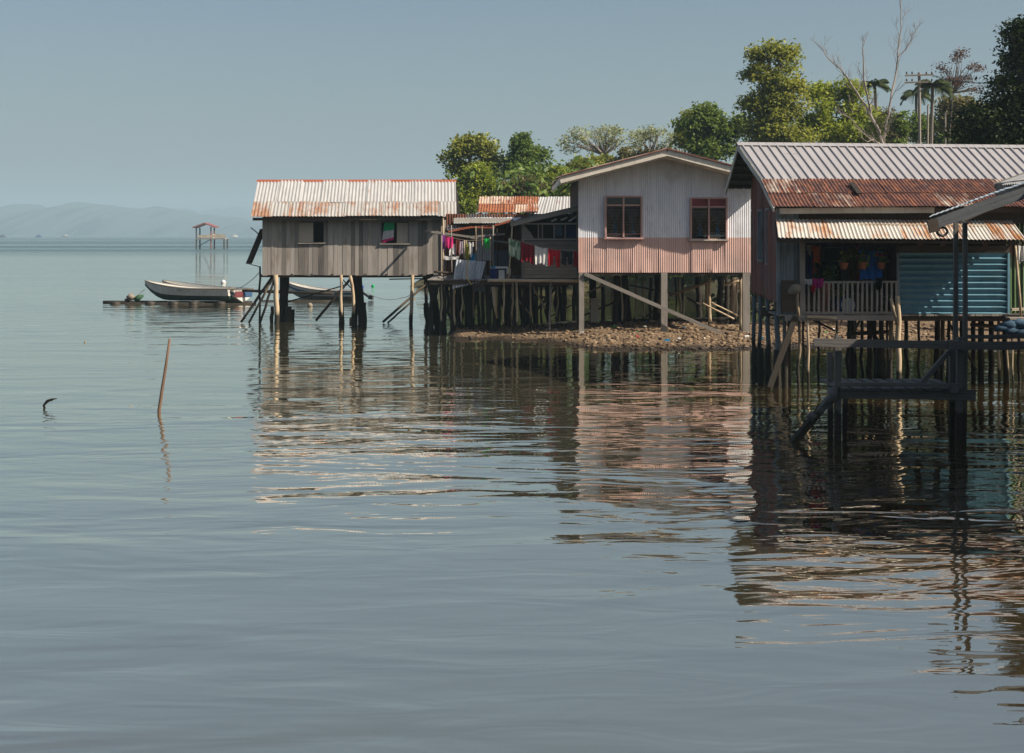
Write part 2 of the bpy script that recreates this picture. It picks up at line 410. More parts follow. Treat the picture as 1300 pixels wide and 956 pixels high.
for nm, c in dict(purple=(.35, .10, .40), pink=(.75, .05, .22), white=(.75, .73, .70), brown=(.16, .05, .04), cream=(.6, .5, .36), olive=(.35, .35, .05), blue=(.02, .30, .55),
                  green=(.03, .60, .10), dkgreen=(.08, .17, .10), maroon=(.24, .02, .035), redc=(.55, .012, .03), darkc=(.04, .045, .05), navy=(.03, .05, .16), royal=(.03, .24, .80),
                  orange=(.75, .18, .04), magenta=(.45, .03, .2), black=(.01, .01, .012), lilac=(.5, .42, .48), mint=(.03, .5, .2), sack=(.36, .31, .24), tarp=(.10, .17, .24)).items():
    M['c_' + nm] = fabric(nm + ' cloth', c)
M['c_pattern'] = (lambda t: t.finish(t.mix(t.ramp(t.noise(t.mapv(t.pos(), (7, 7, 2)), 1.6, 2), [(.47, 0.0), (.53, 1.0)]), (.07, .16, .09), (.38, .44, .33)), .8))(NT('patterned green cloth'))
M['boatwhite'] = paint('boat white paint', (.74, .72, .66), (.62, .60, .55), dirt=.25)
M['boatbottom'] = paint('boat dark green bottom', (.03, .065, .055), (.03, .05, .05), dirt=.1)
M['boatblue'] = paint('boat blue stripe', (.03, .09, .19), dirt=.3)
M['boatred'] = paint('boat red stripe', (.15, .03, .035), dirt=.3)
M['boatgreen'] = paint('boat mint interior', (.16, .36, .26), dirt=.3)
M['plastic'] = paint('plastic white', (.7, .7, .68), dirt=.1)
M['drumblue'] = paint('blue plastic drum', (.02, .06, .22), dirt=.1)
M['terracotta'] = paint('terracotta pot', (.45, .15, .07), dirt=.15)
M['leaf_a'] = leafmat('olive green foliage', (.07, .10, .018), (.22, .26, .04), (.45, .44, .08))
M['leaf_b'] = leafmat('mid green foliage', (.03, .065, .014), (.10, .17, .03), (.26, .33, .06))
M['leaf_c'] = leafmat('bright green foliage', (.07, .12, .014), (.23, .31, .03), (.48, .50, .07))
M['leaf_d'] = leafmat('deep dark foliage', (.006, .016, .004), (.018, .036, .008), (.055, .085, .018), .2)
M['leaf_e'] = leafmat('pale feathery foliage', (.20, .23, .11), (.34, .37, .18), (.50, .52, .28))
M['leaf_f'] = leafmat('brown dry foliage', (.06, .028, .02), (.12, .06, .04), (.2, .12, .08))
M['leaf_g'] = leafmat('palm frond green', (.035, .055, .025), (.08, .11, .04), (.17, .20, .08))
M['leaf_h'] = leafmat('brownish scrub', (.09, .085, .035), (.18, .165, .06), (.30, .27, .10))
M['canopy'] = wood('grey blue canopy timber', (.05, .055, .06), (.14, .15, .16), vary=.45)
M['bark'] = wood('grey bark', (.09, .075, .06), (.22, .19, .16), vary=.4)
M['barkpale'] = wood('bleached bare bark', (.18, .15, .13), (.36, .31, .27), vary=.4)
# ------------------------------------------------------------------ water
def water_mat():
    t = NT('calm turbid sea water'); p = t.pos(); xyz = t.sep(p)
    a = t.noise(t.mapv(p, (.72, 1.9, 1)), 1.0, 2, .5, .9)
    b = t.noise(t.mapv(p, (.27, .62, 1), (5, 2, 0)), 1.0, 2, .5, .5)
    c = t.noise(t.mapv(p, (2.2, 5.5, 1), (1, 9, 0)), 1.0, 2, .5)
    patch = t.ramp(t.noise(t.mapv(p, (.018, .07, 1), (3, 3, 0)), 1.0, 2), [(.35, .35), (.65, 1.0)])
    h = t.math('ADD', t.math('ADD', t.math('MULTIPLY', a, .018), t.math('MULTIPLY', b, .078)), t.math('MULTIPLY', c, .0026))
    h = t.math('MULTIPLY', h, patch)
    # far out a light wind roughens the sea in bands
    far = t.ramp(t.math('DIVIDE', xyz[1], 1000.0), [(.19, 0.0), (.30, 1.0)])
    band = t.ramp(t.noise(t.mapv(p, (.0012, .011, 1), (.2, .75, 0)), 1.0, 2), [(.40, .3), (.60, 1.0)])
    wind = t.math('MULTIPLY', t.math('MULTIPLY', t.noise(t.mapv(p, (.5, 1.4, 1)), 1.0, 3, .6), .42), t.math('MULTIPLY', far, band))
    h = t.math('ADD', h, wind)
    nm = t.bump(h, 1.0, 1.0)
    rf = t.math('MULTIPLY', far, band)
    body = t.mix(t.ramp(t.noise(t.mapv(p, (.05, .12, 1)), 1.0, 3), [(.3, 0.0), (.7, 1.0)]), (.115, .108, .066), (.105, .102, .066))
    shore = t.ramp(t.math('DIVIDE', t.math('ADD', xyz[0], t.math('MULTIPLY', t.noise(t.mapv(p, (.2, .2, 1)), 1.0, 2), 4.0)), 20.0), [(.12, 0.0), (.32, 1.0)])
    body = t.mix(shore, body, (.070, .045, .018))  # inshore brown, with some of the house shade put into its colour
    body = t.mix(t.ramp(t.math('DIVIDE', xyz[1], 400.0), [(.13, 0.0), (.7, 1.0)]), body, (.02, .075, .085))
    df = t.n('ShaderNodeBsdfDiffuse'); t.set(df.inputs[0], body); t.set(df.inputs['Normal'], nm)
    gl = t.n('ShaderNodeBsdfGlossy'); t.set(gl.inputs['Roughness'], t.math('ADD', t.math('MULTIPLY', rf, .30), .015)); t.set(gl.inputs[0], (1.0, .985, .90)); t.set(gl.inputs['Normal'], nm)
    lw = t.n('ShaderNodeLayerWeight'); lw.inputs['Blend'].default_value = .5; t.set(lw.inputs['Normal'], nm)
    fz = t.math('ADD', t.math('MULTIPLY', t.math('POWER', lw.outputs['Facing'], 3.0), .47), .53, True)
    fz = t.math('MULTIPLY', fz, t.math('SUBTRACT', 1.0, t.math('MULTIPLY', rf, .5)))
    mx = t.n('ShaderNodeMixShader'); t.set(mx.inputs[0], fz)
    t.t.links.new(df.outputs[0], mx.inputs[1]); t.t.links.new(gl.outputs[0], mx.inputs[2]); t.t.links.new(mx.outputs[0], t.out.inputs[0]); return t.m
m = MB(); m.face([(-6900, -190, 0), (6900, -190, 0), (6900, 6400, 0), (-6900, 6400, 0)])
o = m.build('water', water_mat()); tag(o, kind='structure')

# ------------------------------------------------------------------ haze
m = MB(); m.box(-7000, 7000, -200, 6500, -2.2, 160)
def hz():
    t = NT('haze air'); v = t.n('ShaderNodeVolumePrincipled'); v.inputs['Color'].default_value = (.54, .76, .90, 1)
    v.inputs['Density'].default_value = .00042; v.inputs['Anisotropy'].default_value = 0.0
    t.t.links.new(v.outputs[0], t.out.inputs['Volume']); return t.m
o = m.build('haze', hz(), kind='stuff')

# ------------------------------------------------------------------ ground
def sst(a, b, x):
    t = min(1, max(0, (x - a) / (b - a))); return t * t * (3 - 2 * t)
def n2(x, y, s):
    return (math.sin(x * s * 1.7 + 1.3 * math.sin(y * s * 1.1)) + math.sin(y * s * 2.3 + 2.1 * math.sin(x * s * .9 + 1))) * .5
def gh(x, y):
    yf = 39.2 + 1.7 * sst(2.6, -1.5, x) + .25 * n2(x, 0, 1.1) + .1 * n2(x, 3, 4) + 1.0 * sst(6.5, 9, x)
    h = min((y - yf) * .05, .26)
    h += .04 * n2(x, y, 1.9) * sst(yf, yf + 2, y)
    h -= .11 * sst(3.0, .2, x) + .35 * sst(-1.6, -2.6, x)
    back = sst(47.5, 52, y)
    h -= .9 * back * sst(12, 8, x)
    h += .02 * max(0, y - 50) * sst(9, 14, x)
    if y < yf - 1: h = min(h, -.08)
    yb = 84 - 14 * sst(8, 20, x) - 14 * sst(18, 40, x)
    bank = sst(yb, yb + 5, y + 2 * n2(x, y, .3)) * sst(-6.6, -4.4, x)
    h = max(h, -.4 + bank * 1.4 + .022 * max(0, y - yb) * bank)
    return max(-.9, min(h, 14))
m = MB()
xs = [-400, -120, -40, -20, -10, -7, -5] + [-4 + .17 * k for k in range(115)] + [16, 18, 21, 25, 30, 36, 45, 60, 80, 120, 200, 400]
ys = [30, 34, 36, 37.5] + [38.4 + .13 * k for k in range(95)] + [51 + .6 * k for k in range(20)] + [64, 66, 68, 70, 72, 74, 76, 78, 80, 82, 84, 86, 88, 90, 95, 100, 110, 125, 150, 200, 300, 500]
P = [[(x, y, gh(x, y) + (random.uniform(-.018, .018) if -4 < x < 15 and y < 51 else 0)) for x in xs] for y in ys]
m.grid(P, [[(x, y) for x in xs] for y in ys])
def groundmat():
    t = NT('wet stony mud beach'); p = t.pos(); z = t.sep(p)[2]
    a = t.noise(p, 2.2, 6, .7); b = t.noise(p, 11, 4, .65)
    v = t.n('ShaderNodeTexVoronoi'); t.set(v.inputs['Vector'], p); v.inputs['Scale'].default_value = 9.0
    peb = t.mix(v.outputs['Color'], (.16, .105, .06), (.36, .27, .17))
    col = t.mix(t.ramp(a, [(.35, 0.0), (.65, 1.0)]), (.085, .054, .028), (.16, .105, .057))
    col = t.mix(t.ramp(b, [(.45, 0.0), (.6, .8)]), col, peb)
    wet = t.ramp(t.math('ADD', z, t.math('MULTIPLY', a, .06)), [(.055, 1.0), (.115, 0.0)])
    col = t.mix(wet, col, (.035, .026, .018))
    g = t.ramp(t.sep(p)[1], [(0.0, 0.0), (1.0, 1.0)])
    far = t.ramp(t.math('DIVIDE', t.sep(p)[1], 200.0), [(.28, 0.0), (.36, 1.0)])
    col = t.mix(far, col, t.mix(a, (.05, .055, .02), (.12, .10, .05)))
    nm = t.bump(t.math('ADD', t.math('MULTIPLY', v.outputs['Distance'], -.5), b), .9, .05)
    return t.finish(col, t.math('SUBTRACT', .9, t.math('MULTIPLY', wet, .55)), nm, 0, .4)
o = m.build('ground', groundmat(), kind='structure')

# pebbles and lumps on the beach: nobody could count them
def stonemat():
    t = NT('beach stones'); r = t.island()
    col = t.ramp(r, [(.05, (.07, .045, .03)), (.4, (.13, .082, .045)), (.75, (.20, .135, .077)), (.97, (.29, .215, .14))])
    z = t.sep(t.pos())[2]
    col = t.mix(t.ramp(z, [(.045, 1.0), (.085, 0.0)]), col, (.03, .024, .017))
    return t.finish(col, .8, t.bump(t.noise(t.pos(), 30, 2), .4, .02))
ico_v = np.array([(0, 0, 1), (.894, 0, .447), (.276, .851, .447), (-.724, .526, .447), (-.724, -.526, .447), (.276, -.851, .447), (.724, .526, -.447), (-.276, .851, -.447), (-.894, 0, -.447), (-.276, -.851, -.447), (.724, -.526, -.447), (0, 0, -1)])
ico_f = np.array([(0, 1, 2), (0, 2, 3), (0, 3, 4), (0, 4, 5), (0, 5, 1), (1, 6, 2), (2, 7, 3), (3, 8, 4), (4, 9, 5), (5, 10, 1), (2, 6, 7), (3, 7, 8), (4, 8, 9), (5, 9, 10), (1, 10, 6), (6, 11, 7), (7, 11, 8), (8, 11, 9), (9, 11, 10), (10, 11, 6)])
vs = []; fs = []; cnt = 0
while cnt < 13000:
    x = random.uniform(-2.3, 13.5); y = 39 + 11 * random.random() ** 1.5
    z = gh(x, y)
    if z < .0 or (x < 2.2 and random.random() < .4): continue
    r = .012 + .085 * random.random() ** 9.0
    a = random.random() * 6.28; c_, s_ = math.cos(a), math.sin(a)
    q = ico_v * np.array([r * random.uniform(.8, 1.5), r * random.uniform(.7, 1.1), r * random.uniform(.45, .8)]) * rng.uniform(.85, 1.15, (12, 1))
    q = np.stack([q[:, 0] * c_ - q[:, 1] * s_ + x, q[:, 0] * s_ + q[:, 1] * c_ + y, q[:, 2] + z + r * .15], 1)
    vs.append(q); fs.append(ico_f + cnt * 12); cnt += 1
def raw_mesh(name, vs, fs, mat, parent=None, off=None, **k):
    vs = np.asarray(vs, dtype=np.float32); fs = np.asarray(fs, dtype=np.int32)
    if parent is not None: off = V(parent['ox'])
    elif off is None: off = V((float(vs[:, 0].mean()), float(vs[:, 1].mean()), float(vs[:, 2].min())))
    me = bpy.data.meshes.new(name); nv = len(vs); nf, w = fs.shape
    me.vertices.add(nv); me.vertices.foreach_set('co', (vs - np.array(off, dtype=np.float32)).ravel())
    me.loops.add(nf * w); me.loops.foreach_set('vertex_index', fs.ravel())
    me.polygons.add(nf); me.polygons.foreach_set('loop_start', np.arange(0, nf * w, w, dtype=np.int32))
    me.update(calc_edges=True); me.materials.append(mat)
    o = bpy.data.objects.new(name, me); COL.objects.link(o); o['ox'] = tuple(off)
    if parent is not None: o.parent = parent
    else: o.location = off
    return tag(o, **k)
RB = []
raw_mesh('beach_stones', np.concatenate(vs), np.concatenate(fs), stonemat(), kind='stuff', label='loose brown stones and rubble strewn over the muddy beach')

# scraps of rubbish washed up on the stones
for q in range(26):
    x = random.uniform(2.2, 12.5); y = random.uniform(41, 47); z = gh(x, y)
    if z < .06: continue
    m = MB(); L = random.uniform(.05, .16); a = random.random() * 3.1
    if q % 3 == 0: m.tube([V((x, y, z + .05)), V((x + L * math.cos(a), y + L * math.sin(a), z + .06)), V((x + 1.25 * L * math.cos(a), y + 1.25 * L * math.sin(a), z + .065))], [.035, .035, .012], 8)
    else: m.face([V((x + random.uniform(-1, 1) * L, y + random.uniform(-1, 1) * L, z + random.uniform(.03, .12))) for _ in range(4)])
    RB.append((m, ('plastic', 'c_white', 'c_blue', 'c_cream', 'c_green', 'c_redc')[q % 6]))
names = {'plastic': 'white', 'c_white': 'white', 'c_blue': 'blue', 'c_cream': 'cream', 'c_green': 'green', 'c_redc': 'red'}
for nm in sorted(set(b for _, b in RB)):
    m = MB()
    for mm, b in RB:
        if b == nm:
            i = len(m.v); m.v += mm.v; m.f += [tuple(i + k for k in f) for f in mm.f]; m.uv += mm.uv
    m.build('beach_litter', M[nm], kind='stuff', label='scraps of %s rubbish strewn among the stones on the beach' % names[nm])

# ------------------------------------------------------------------ hills across the bay
def hills(name, prof, Y, depth, mat):
    m = MB(); k = Y / F; rows = 7
    pts = []
    for (a, ya), (b, yb) in zip(prof[:-1], prof[1:]):
        n = max(2, int((b - a) / 6))
        for q in range(n): pts.append((a + (b - a) * q / n, ya + (yb - ya) * q / n))
    pts.append(prof[-1])
    P = []; U = []
    for r_ in range(rows):
        t = r_ / (rows - 1); row = []
        for x, y in pts:
            H = max(1.0, (HY - y) * k * 1.02) + 3
            e = math.sin(math.pi * min(1, t / .6) / 2) if t <= .6 else math.cos((t - .6) / .4 * math.pi / 2)
            rid = 1 + .10 * n2(x, r_ * 3, .11) * (t not in (.0,)) * math.sin(t * math.pi)
            z = -2 + (H + 2) * e * rid * (1 if t != .0 else 0)
            row.append(((x - 650) * k + 25 * n2(x, r_, .2) * (1 - t), Y - depth * .6 + depth * t, z - (0 if e > 0 else 0)))
        P.append(row); U.append([(a[0], t) for a in pts])
    m.grid(P, U); return m.build(name, mat, kind='structure', smooth=True)
def hillmat():
    t = NT('distant forested hills'); n = t.noise(t.pos(), .008, 6, .7)
    return t.finish(t.mix(n, (.012, .03, .03), (.05, .07, .06)), .95)
hm = hillmat()
hills('hills', [(-500, 290), (-380, 281), (-200, 272), (-60, 274), (0, 270), (15, 267), (32, 262), (40, 261), (52, 264), (62, 267), (80, 263), (100, 262), (112, 258.5), (128, 259), (140, 260), (152, 262), (160, 267),
                (185, 266), (205, 263), (225, 267), (250, 272), (290, 276), (330, 280), (380, 279), (430, 284), (500, 282), (560, 288), (700, 292), (900, 294)], 3900, 1100, hm)
hills('hills_behind', [(-420, 287), (-150, 276), (60, 278), (130, 275), (165, 270), (195, 264.5), (222, 264), (240, 267), (262, 269), (285, 265), (305, 264), (330, 268), (370, 272), (420, 270), (500, 276), (620, 284), (800, 290)], 5400, 900, hm)

# ------------------------------------------------------------------ trees
def leaves(centres, size, flat=.35, spread=None, aspect=.55):
    """a rhombic bent leaf clump card at every centre"""
    n = len(centres); c = np.asarray(centres)
    nz = rng.normal(0, 1, (n, 3)); nz[:, 2] = np.abs(nz[:, 2]) + flat; nz /= np.linalg.norm(nz, axis=1, keepdims=True)
    a = rng.normal(0, 1, (n, 3)); a -= nz * (a * nz).sum(1, keepdims=True); a /= np.linalg.norm(a, axis=1, keepdims=True)
    b = np.cross(nz, a); s = size * rng.uniform(.55, 1.35, (n, 1))
    w = s * aspect
    v = np.stack([c - a * s, c - b * w + nz * s * .15, c + a * s - nz * s * .25, c + b * w + nz * s * .15], 1).reshape(-1, 3)
    f = np.arange(4 * n).reshape(-1, 4)
    return v, f

def crown_pts(blobs, n, d, clump=.42, per=16, shell=.5, dz=.8, sub=True):
    """blobs are (px, py, rx, ry) in photo pixels at distance d"""
    k = d / F; ar = np.array([b[2] * b[3] for b in blobs], float); ar /= ar.sum()
    out = []
    nc = max(1, n // per)
    pick = rng.choice(len(blobs), nc, p=ar)
    subs = []
    for b in blobs:
        s_ = []; ns = int(np.clip(b[2] * b[3] / 34, 4, 16))
        for q in range(ns):
            u = rng.normal(0, 1, 3); u /= np.linalg.norm(u); u[2] = u[2] * .9 + .08; g = rng.uniform(.45, .88); z_ = rng.uniform(.30, .50)
            s_.append((b[0] + u[0] * b[2] * g, b[1] - u[2] * b[3] * g, b[2] * z_, b[3] * z_, u[1] * b[2] * g * k))
        subs.append(s_)
    for i in pick:
        px, py, rx, ry, yo = subs[i][rng.integers(len(subs[i]))] if sub else tuple(blobs[i]) + (0,)
        u = rng.normal(0, 1, 3); u /= np.linalg.norm(u); r = (shell + (1 - shell) * rng.random()) * rng.uniform(.82, 1.08)
        if u[2] < -.5 and rng.random() < .4: u[2] *= -1
        c = np.array([(px - 650) * k + u[0] * rx * k * r, d + yo * dz + u[1] * rx * k * r * dz, CH - (py - HY) * k + u[2] * ry * k * r])
        q = np.clip(rng.normal(0, 1, (per, 3)), -1.7, 1.7) * clump * np.array([1, 1, .6]) * rng.uniform(.6, 1.2)
        out.append(c + q)
    return np.concatenate(out)

def limb(m, p0, p1, r0, r1, n=5, bend=.12):
    p0 = V(p0); p1 = V(p1); L = (p1 - p0).length; pts = []; rr = []
    bx, by = random.uniform(-bend, bend) * L, random.uniform(-bend, bend) * L
    for q in range(n):
        t = q / (n - 1); s = math.sin(math.pi * t)
        pts.append(p0.lerp(p1, t) + V((bx * s, by * s, 0))); rr.append(r0 + (r1 - r0) * t)
    m.tube(pts, rr, 6, .1)
    return pts

def tree(name, label, cat, blobs, d, n, leaf, size, base=None, trunk=.22, clump=.42, bark='bark', group='trees behind the stilt houses', limbs=2, **kw):
    k = d / F; bx = base if base is not None else sum(b[0] for b in blobs) / len(blobs)
    X = (bx - 650) * k; gz = max(gh(X, d), -.2) - .15
    root = thing(name, label, cat, (X, d, gz), group)
    v, f = leaves(crown_pts(blobs, int(n * 1.6), d, clump, **kw), size * .76)
    raw_mesh('crown', v, f, M[leaf], root)
    top = min(blobs, key=lambda b: b[1]); tp = W(top[0], top[1], d)
    m = MB(); pts = limb(m, (X, d, gz - .3), tp, trunk, trunk * .25, 7, .05)
    for b in blobs:
        c = W(b[0], b[1], d)
        for q in range(limbs):
            st = min(pts[1:-1], key=lambda p: abs(p.z - (c.z - (b[3] * k) * .9)))
            e = c + V((random.uniform(-.7, .7) * b[2] * k, random.uniform(-.6, .6) * b[2] * k, random.uniform(-.2, .7) * b[3] * k))
            limb(m, st, e, trunk * .4, trunk * .1, 5, .15)
    m.build('trunk', M[bark], root)
    return root

T = tree
T('broadleaf_tree', 'olive green round tree just right of the grey wooden house, behind its roof end', 'tree', [(598, 188, 24, 18), (622, 200, 15, 20), (575, 206, 12, 18), (604, 222, 30, 18)], 96, 4200, 'leaf_a', .19, clump=.34)
T('round_bush_tree', 'yellow green rounded tree in front of the olive tree, beside the grey house roof end', 'tree', [(600, 228, 20, 20), (590, 255, 22, 22), (612, 240, 14, 14)], 88, 3600, 'leaf_c', .15, trunk=.14, clump=.3)
T('broadleaf_tree', 'dark green pointed tree second from the left in the treeline', 'tree', [(664, 186, 15, 15), (672, 203, 26, 20), (660, 222, 26, 20), (690, 222, 12, 15)], 95, 4800, 'leaf_b', .18, clump=.32)
T('scrub_tree', 'brownish green low tree above the orange rusted roof', 'tree', [(665, 242, 30, 14), (640, 250, 22, 12)], 89, 2600, 'leaf_h', .15, trunk=.1, clump=.3)
T('scrub_tree', 'light green low tree left of the white gable roof', 'tree', [(706, 226, 20, 18), (718, 240, 22, 18), (700, 252, 20, 14)], 91, 3200, 'leaf_c', .15, trunk=.1, clump=.3)
T('feathery_tree', 'sparse pale tree with bare twigs showing, left above the white gable roof', 'tree', [(744, 172, 32, 10), (770, 168, 26, 9), (728, 184, 18, 12), (782, 182, 18, 10)], 98, 1100, 'leaf_e', .12, base=762, trunk=.16, clump=.26, bark='barkpale', limbs=9, per=9)
T('feathery_tree', 'sparse pale tree with bare twigs rising above the white gable roof ridge', 'tree', [(826, 172, 26, 10), (812, 180, 20, 10), (848, 182, 14, 14)], 96, 900, 'leaf_e', .12, base=820, trunk=.15, clump=.24, bark='barkpale', limbs=9, per=9)
T('scrub_tree', 'dense olive tree beneath the left feathery tree crown', 'tree', [(738, 208, 20, 11), (765, 212, 24, 12), (748, 224, 40, 14)], 93, 3200, 'leaf_a', .16, trunk=.12, clump=.3)
T('scrub_tree', 'dense olive tree behind the ridge of the white gable roof', 'tree', [(800, 202, 22, 11), (822, 204, 24, 10), (852, 204, 20, 11), (800, 216, 36, 14)], 92, 3200, 'leaf_h', .16, trunk=.12, clump=.3)
T('broadleaf_tree', 'dark green tree between the white gable roof and the tall bright tree', 'tree', [(905, 146, 16, 18), (892, 166, 28, 22), (925, 165, 20, 26), (905, 190, 34, 20)], 86, 5600, 'leaf_b', .17, clump=.32)
T('broadleaf_tree', 'small paler tree at the left shoulder of the dark green tree', 'tree', [(872, 150, 11, 9), (868, 164, 12, 12), (872, 182, 14, 16)], 90, 1500, 'leaf_a', .16, trunk=.1, clump=.28)
T('tall_tree', 'tallest bright green tree above the left end of the ribbed roof', 'tree', [(977, 70, 24, 18), (1005, 72, 14, 14), (960, 92, 16, 15), (990, 102, 32, 20), (952, 128, 18, 18), (985, 138, 36, 26), (1012, 112, 16, 14), (965, 172, 42, 26), (1005, 180, 30, 24)], 80, 10500, 'leaf_a', .15, base=982, trunk=.3, clump=.33, per=26)
T('broadleaf_tree', 'bright yellow green tree right of the tallest tree', 'tree', [(1050, 124, 22, 18), (1082, 116, 16, 14), (1090, 140, 22, 22), (1040, 156, 30, 26), (1070, 172, 40, 22), (1102, 165, 18, 26)], 82, 8500, 'leaf_c', .15, trunk=.24, clump=.33, per=24)
T('scrub_tree', 'dark brownish undergrowth tree right of the leafless tree', 'tree', [(1128, 172, 24, 18), (1118, 150, 12, 14)], 86, 2600, 'leaf_h', .15, trunk=.1, clump=.28)
T('conical_tree', 'narrow dark conical tree above the ribbed roof beside the utility pole', 'tree', [(1141, 152, 6, 10), (1140, 168, 10, 14), (1138, 184, 12, 12)], 78, 1500, 'leaf_b', .12, trunk=.08, clump=.16)
T('scrub_tree', 'dark green tree mass behind the utility pole', 'tree', [(1165, 165, 26, 18), (1190, 175, 26, 20), (1215, 160, 22, 20), (1225, 178, 24, 18)], 92, 4200, 'leaf_b', .17, trunk=.12, clump=.32)
T('scrub_tree', 'brown and green tree below the reddish dry tree', 'tree', [(1212, 136, 20, 16), (1232, 142, 16, 14), (1208, 156, 20, 14)], 88, 2000, 'leaf_h', .16, trunk=.12, clump=.34)
T('dry_tree', 'thin reddish brown dry tree left of the big dark tree', 'tree', [(1216, 72, 8, 14), (1236, 86, 13, 8), (1198, 88, 10, 8), (1222, 102, 20, 12), (1200, 110, 14, 10), (1240, 114, 14, 9)], 84, 750, 'leaf_f', .10, base=1222, trunk=.07, clump=.22, bark='bark', limbs=8, per=8)
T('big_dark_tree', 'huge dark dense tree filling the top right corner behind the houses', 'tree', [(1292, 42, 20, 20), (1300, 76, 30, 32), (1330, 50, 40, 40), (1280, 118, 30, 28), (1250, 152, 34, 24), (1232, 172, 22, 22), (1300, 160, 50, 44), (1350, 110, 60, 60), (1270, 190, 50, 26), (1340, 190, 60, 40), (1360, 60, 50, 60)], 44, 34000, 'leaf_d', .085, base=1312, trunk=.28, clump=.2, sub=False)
# low mangrove shrubs along the far bank, seen between the stilts
for i, (px, lab) in enumerate(((590, 'low green shrub on the far bank seen between stilts below the corrugated sheet'), (640, 'low green shrub on the far bank seen through stilts below the laundry table'), (690, 'low green shrub on the far bank behind the shack with the washing line'),
                               (745, 'low green shrub on the far bank seen at the left post of the white house'), (800, 'low green shrub on the far bank behind the left half of the white house'), (860, 'low green shrub on the far bank behind the right half of the white house'),
                               (925, 'low green shrub on the far bank behind the maroon gable wall'))):
    T('mangrove_shrub', lab, 'shrub', [(px - 14, 325, 26, 26), (px + 16, 318, 26, 30), (px, 345, 30, 16)], 84 - i * .3, 2600, 'leaf_b', .16, trunk=.08, clump=.3, group='shrubs along the far bank')

# scrub added behind the houses to darken what the water mirrors
c = []
for q in range(420):
    x = random.uniform(7.6, 24); y = random.uniform(50, 56); g0 = max(0, gh(x, y)); c.append(np.array([x, y, g0 + random.uniform(.1, 3.3)]) + rng.normal(0, 1, (26, 3)) * .34)
v, f = leaves(np.concatenate(c), .15); raw_mesh('undergrowth', v, f, M['leaf_d'], kind='stuff', label='hidden dark scrub added behind the blue walled house to darken the reflections')
c = []
for q in range(900):
    x = random.uniform(-4.6, 36); y = random.uniform(87, 93); c.append(np.array([x, y, max(0, gh(x, y)) + 6.0 * random.random() ** 1.2]) + rng.normal(0, 1, (24, 3)) * .45)
v, f = leaves(np.concatenate(c), .24); raw_mesh('undergrowth', v, f, M['leaf_b'], kind='stuff', label='green scrub added along the far bank to close bright gaps in the reflections')  # added to fill bright gaps mirrored beneath the floors
# palms
def palm(px, py, base_px, d, label, fr=15, L=2.1):
    k = d / F; X = (base_px - 650) * k; gz = gh(X, d) - .2
    root = thing('palm_tree', label, 'palm tree', (X, d, gz), 'palms behind the stilt houses')
    top = W(px, py, d); m = MB(); pts = limb(m, (X, d, gz), top, .14, .09, 8, .02); m.build('trunk', M['bark'], root)
    for q in range(fr):
        an = q * 2.399; el = random.uniform(-.2, 1.4); m = MB(); dirn = V((math.cos(an), math.sin(an), 0))
        rib = []
        for j in range(9):
            t = j / 8; rib.append(top + dirn * (L * math.sin(t * 1.35) / .98 * (.75 + .25 * math.cos(el))) + V((0, 0, L * (math.sin(el) * t * .9 - .75 * t * t))))
        m.tube(rib, [.03 - .002 * j for j in range(9)], 4)
        sd = V((-dirn.y, dirn.x, 0))
        for j in range(1, 26):
            t = j / 26 * 8; a = int(t); p = rib[a].lerp(rib[min(8, a + 1)], t - a); ll = .55 * math.sin(.35 + t / 8 * 2.5)
            for s_ in (-1, 1):
                tip = p + sd * (s_ * ll * .8) + dirn * ll * .35 + V((0, 0, -ll * .5)); w = dirn * .045
                m.face([p - w, p + w, tip]); 
        m.build('frond', M['leaf_g'], root)
palm(1110, 106, 1112, 88, 'small palm whose crown shows between the branches of the leafless tree', 18, 1.0)
palm(1184, 108, 1179, 80, 'palm with grey trunk just right of the utility pole', 22, 1.1)
palm(1163, 118, 1166, 96, 'distant palm crown behind the utility pole', 18, 1.0)

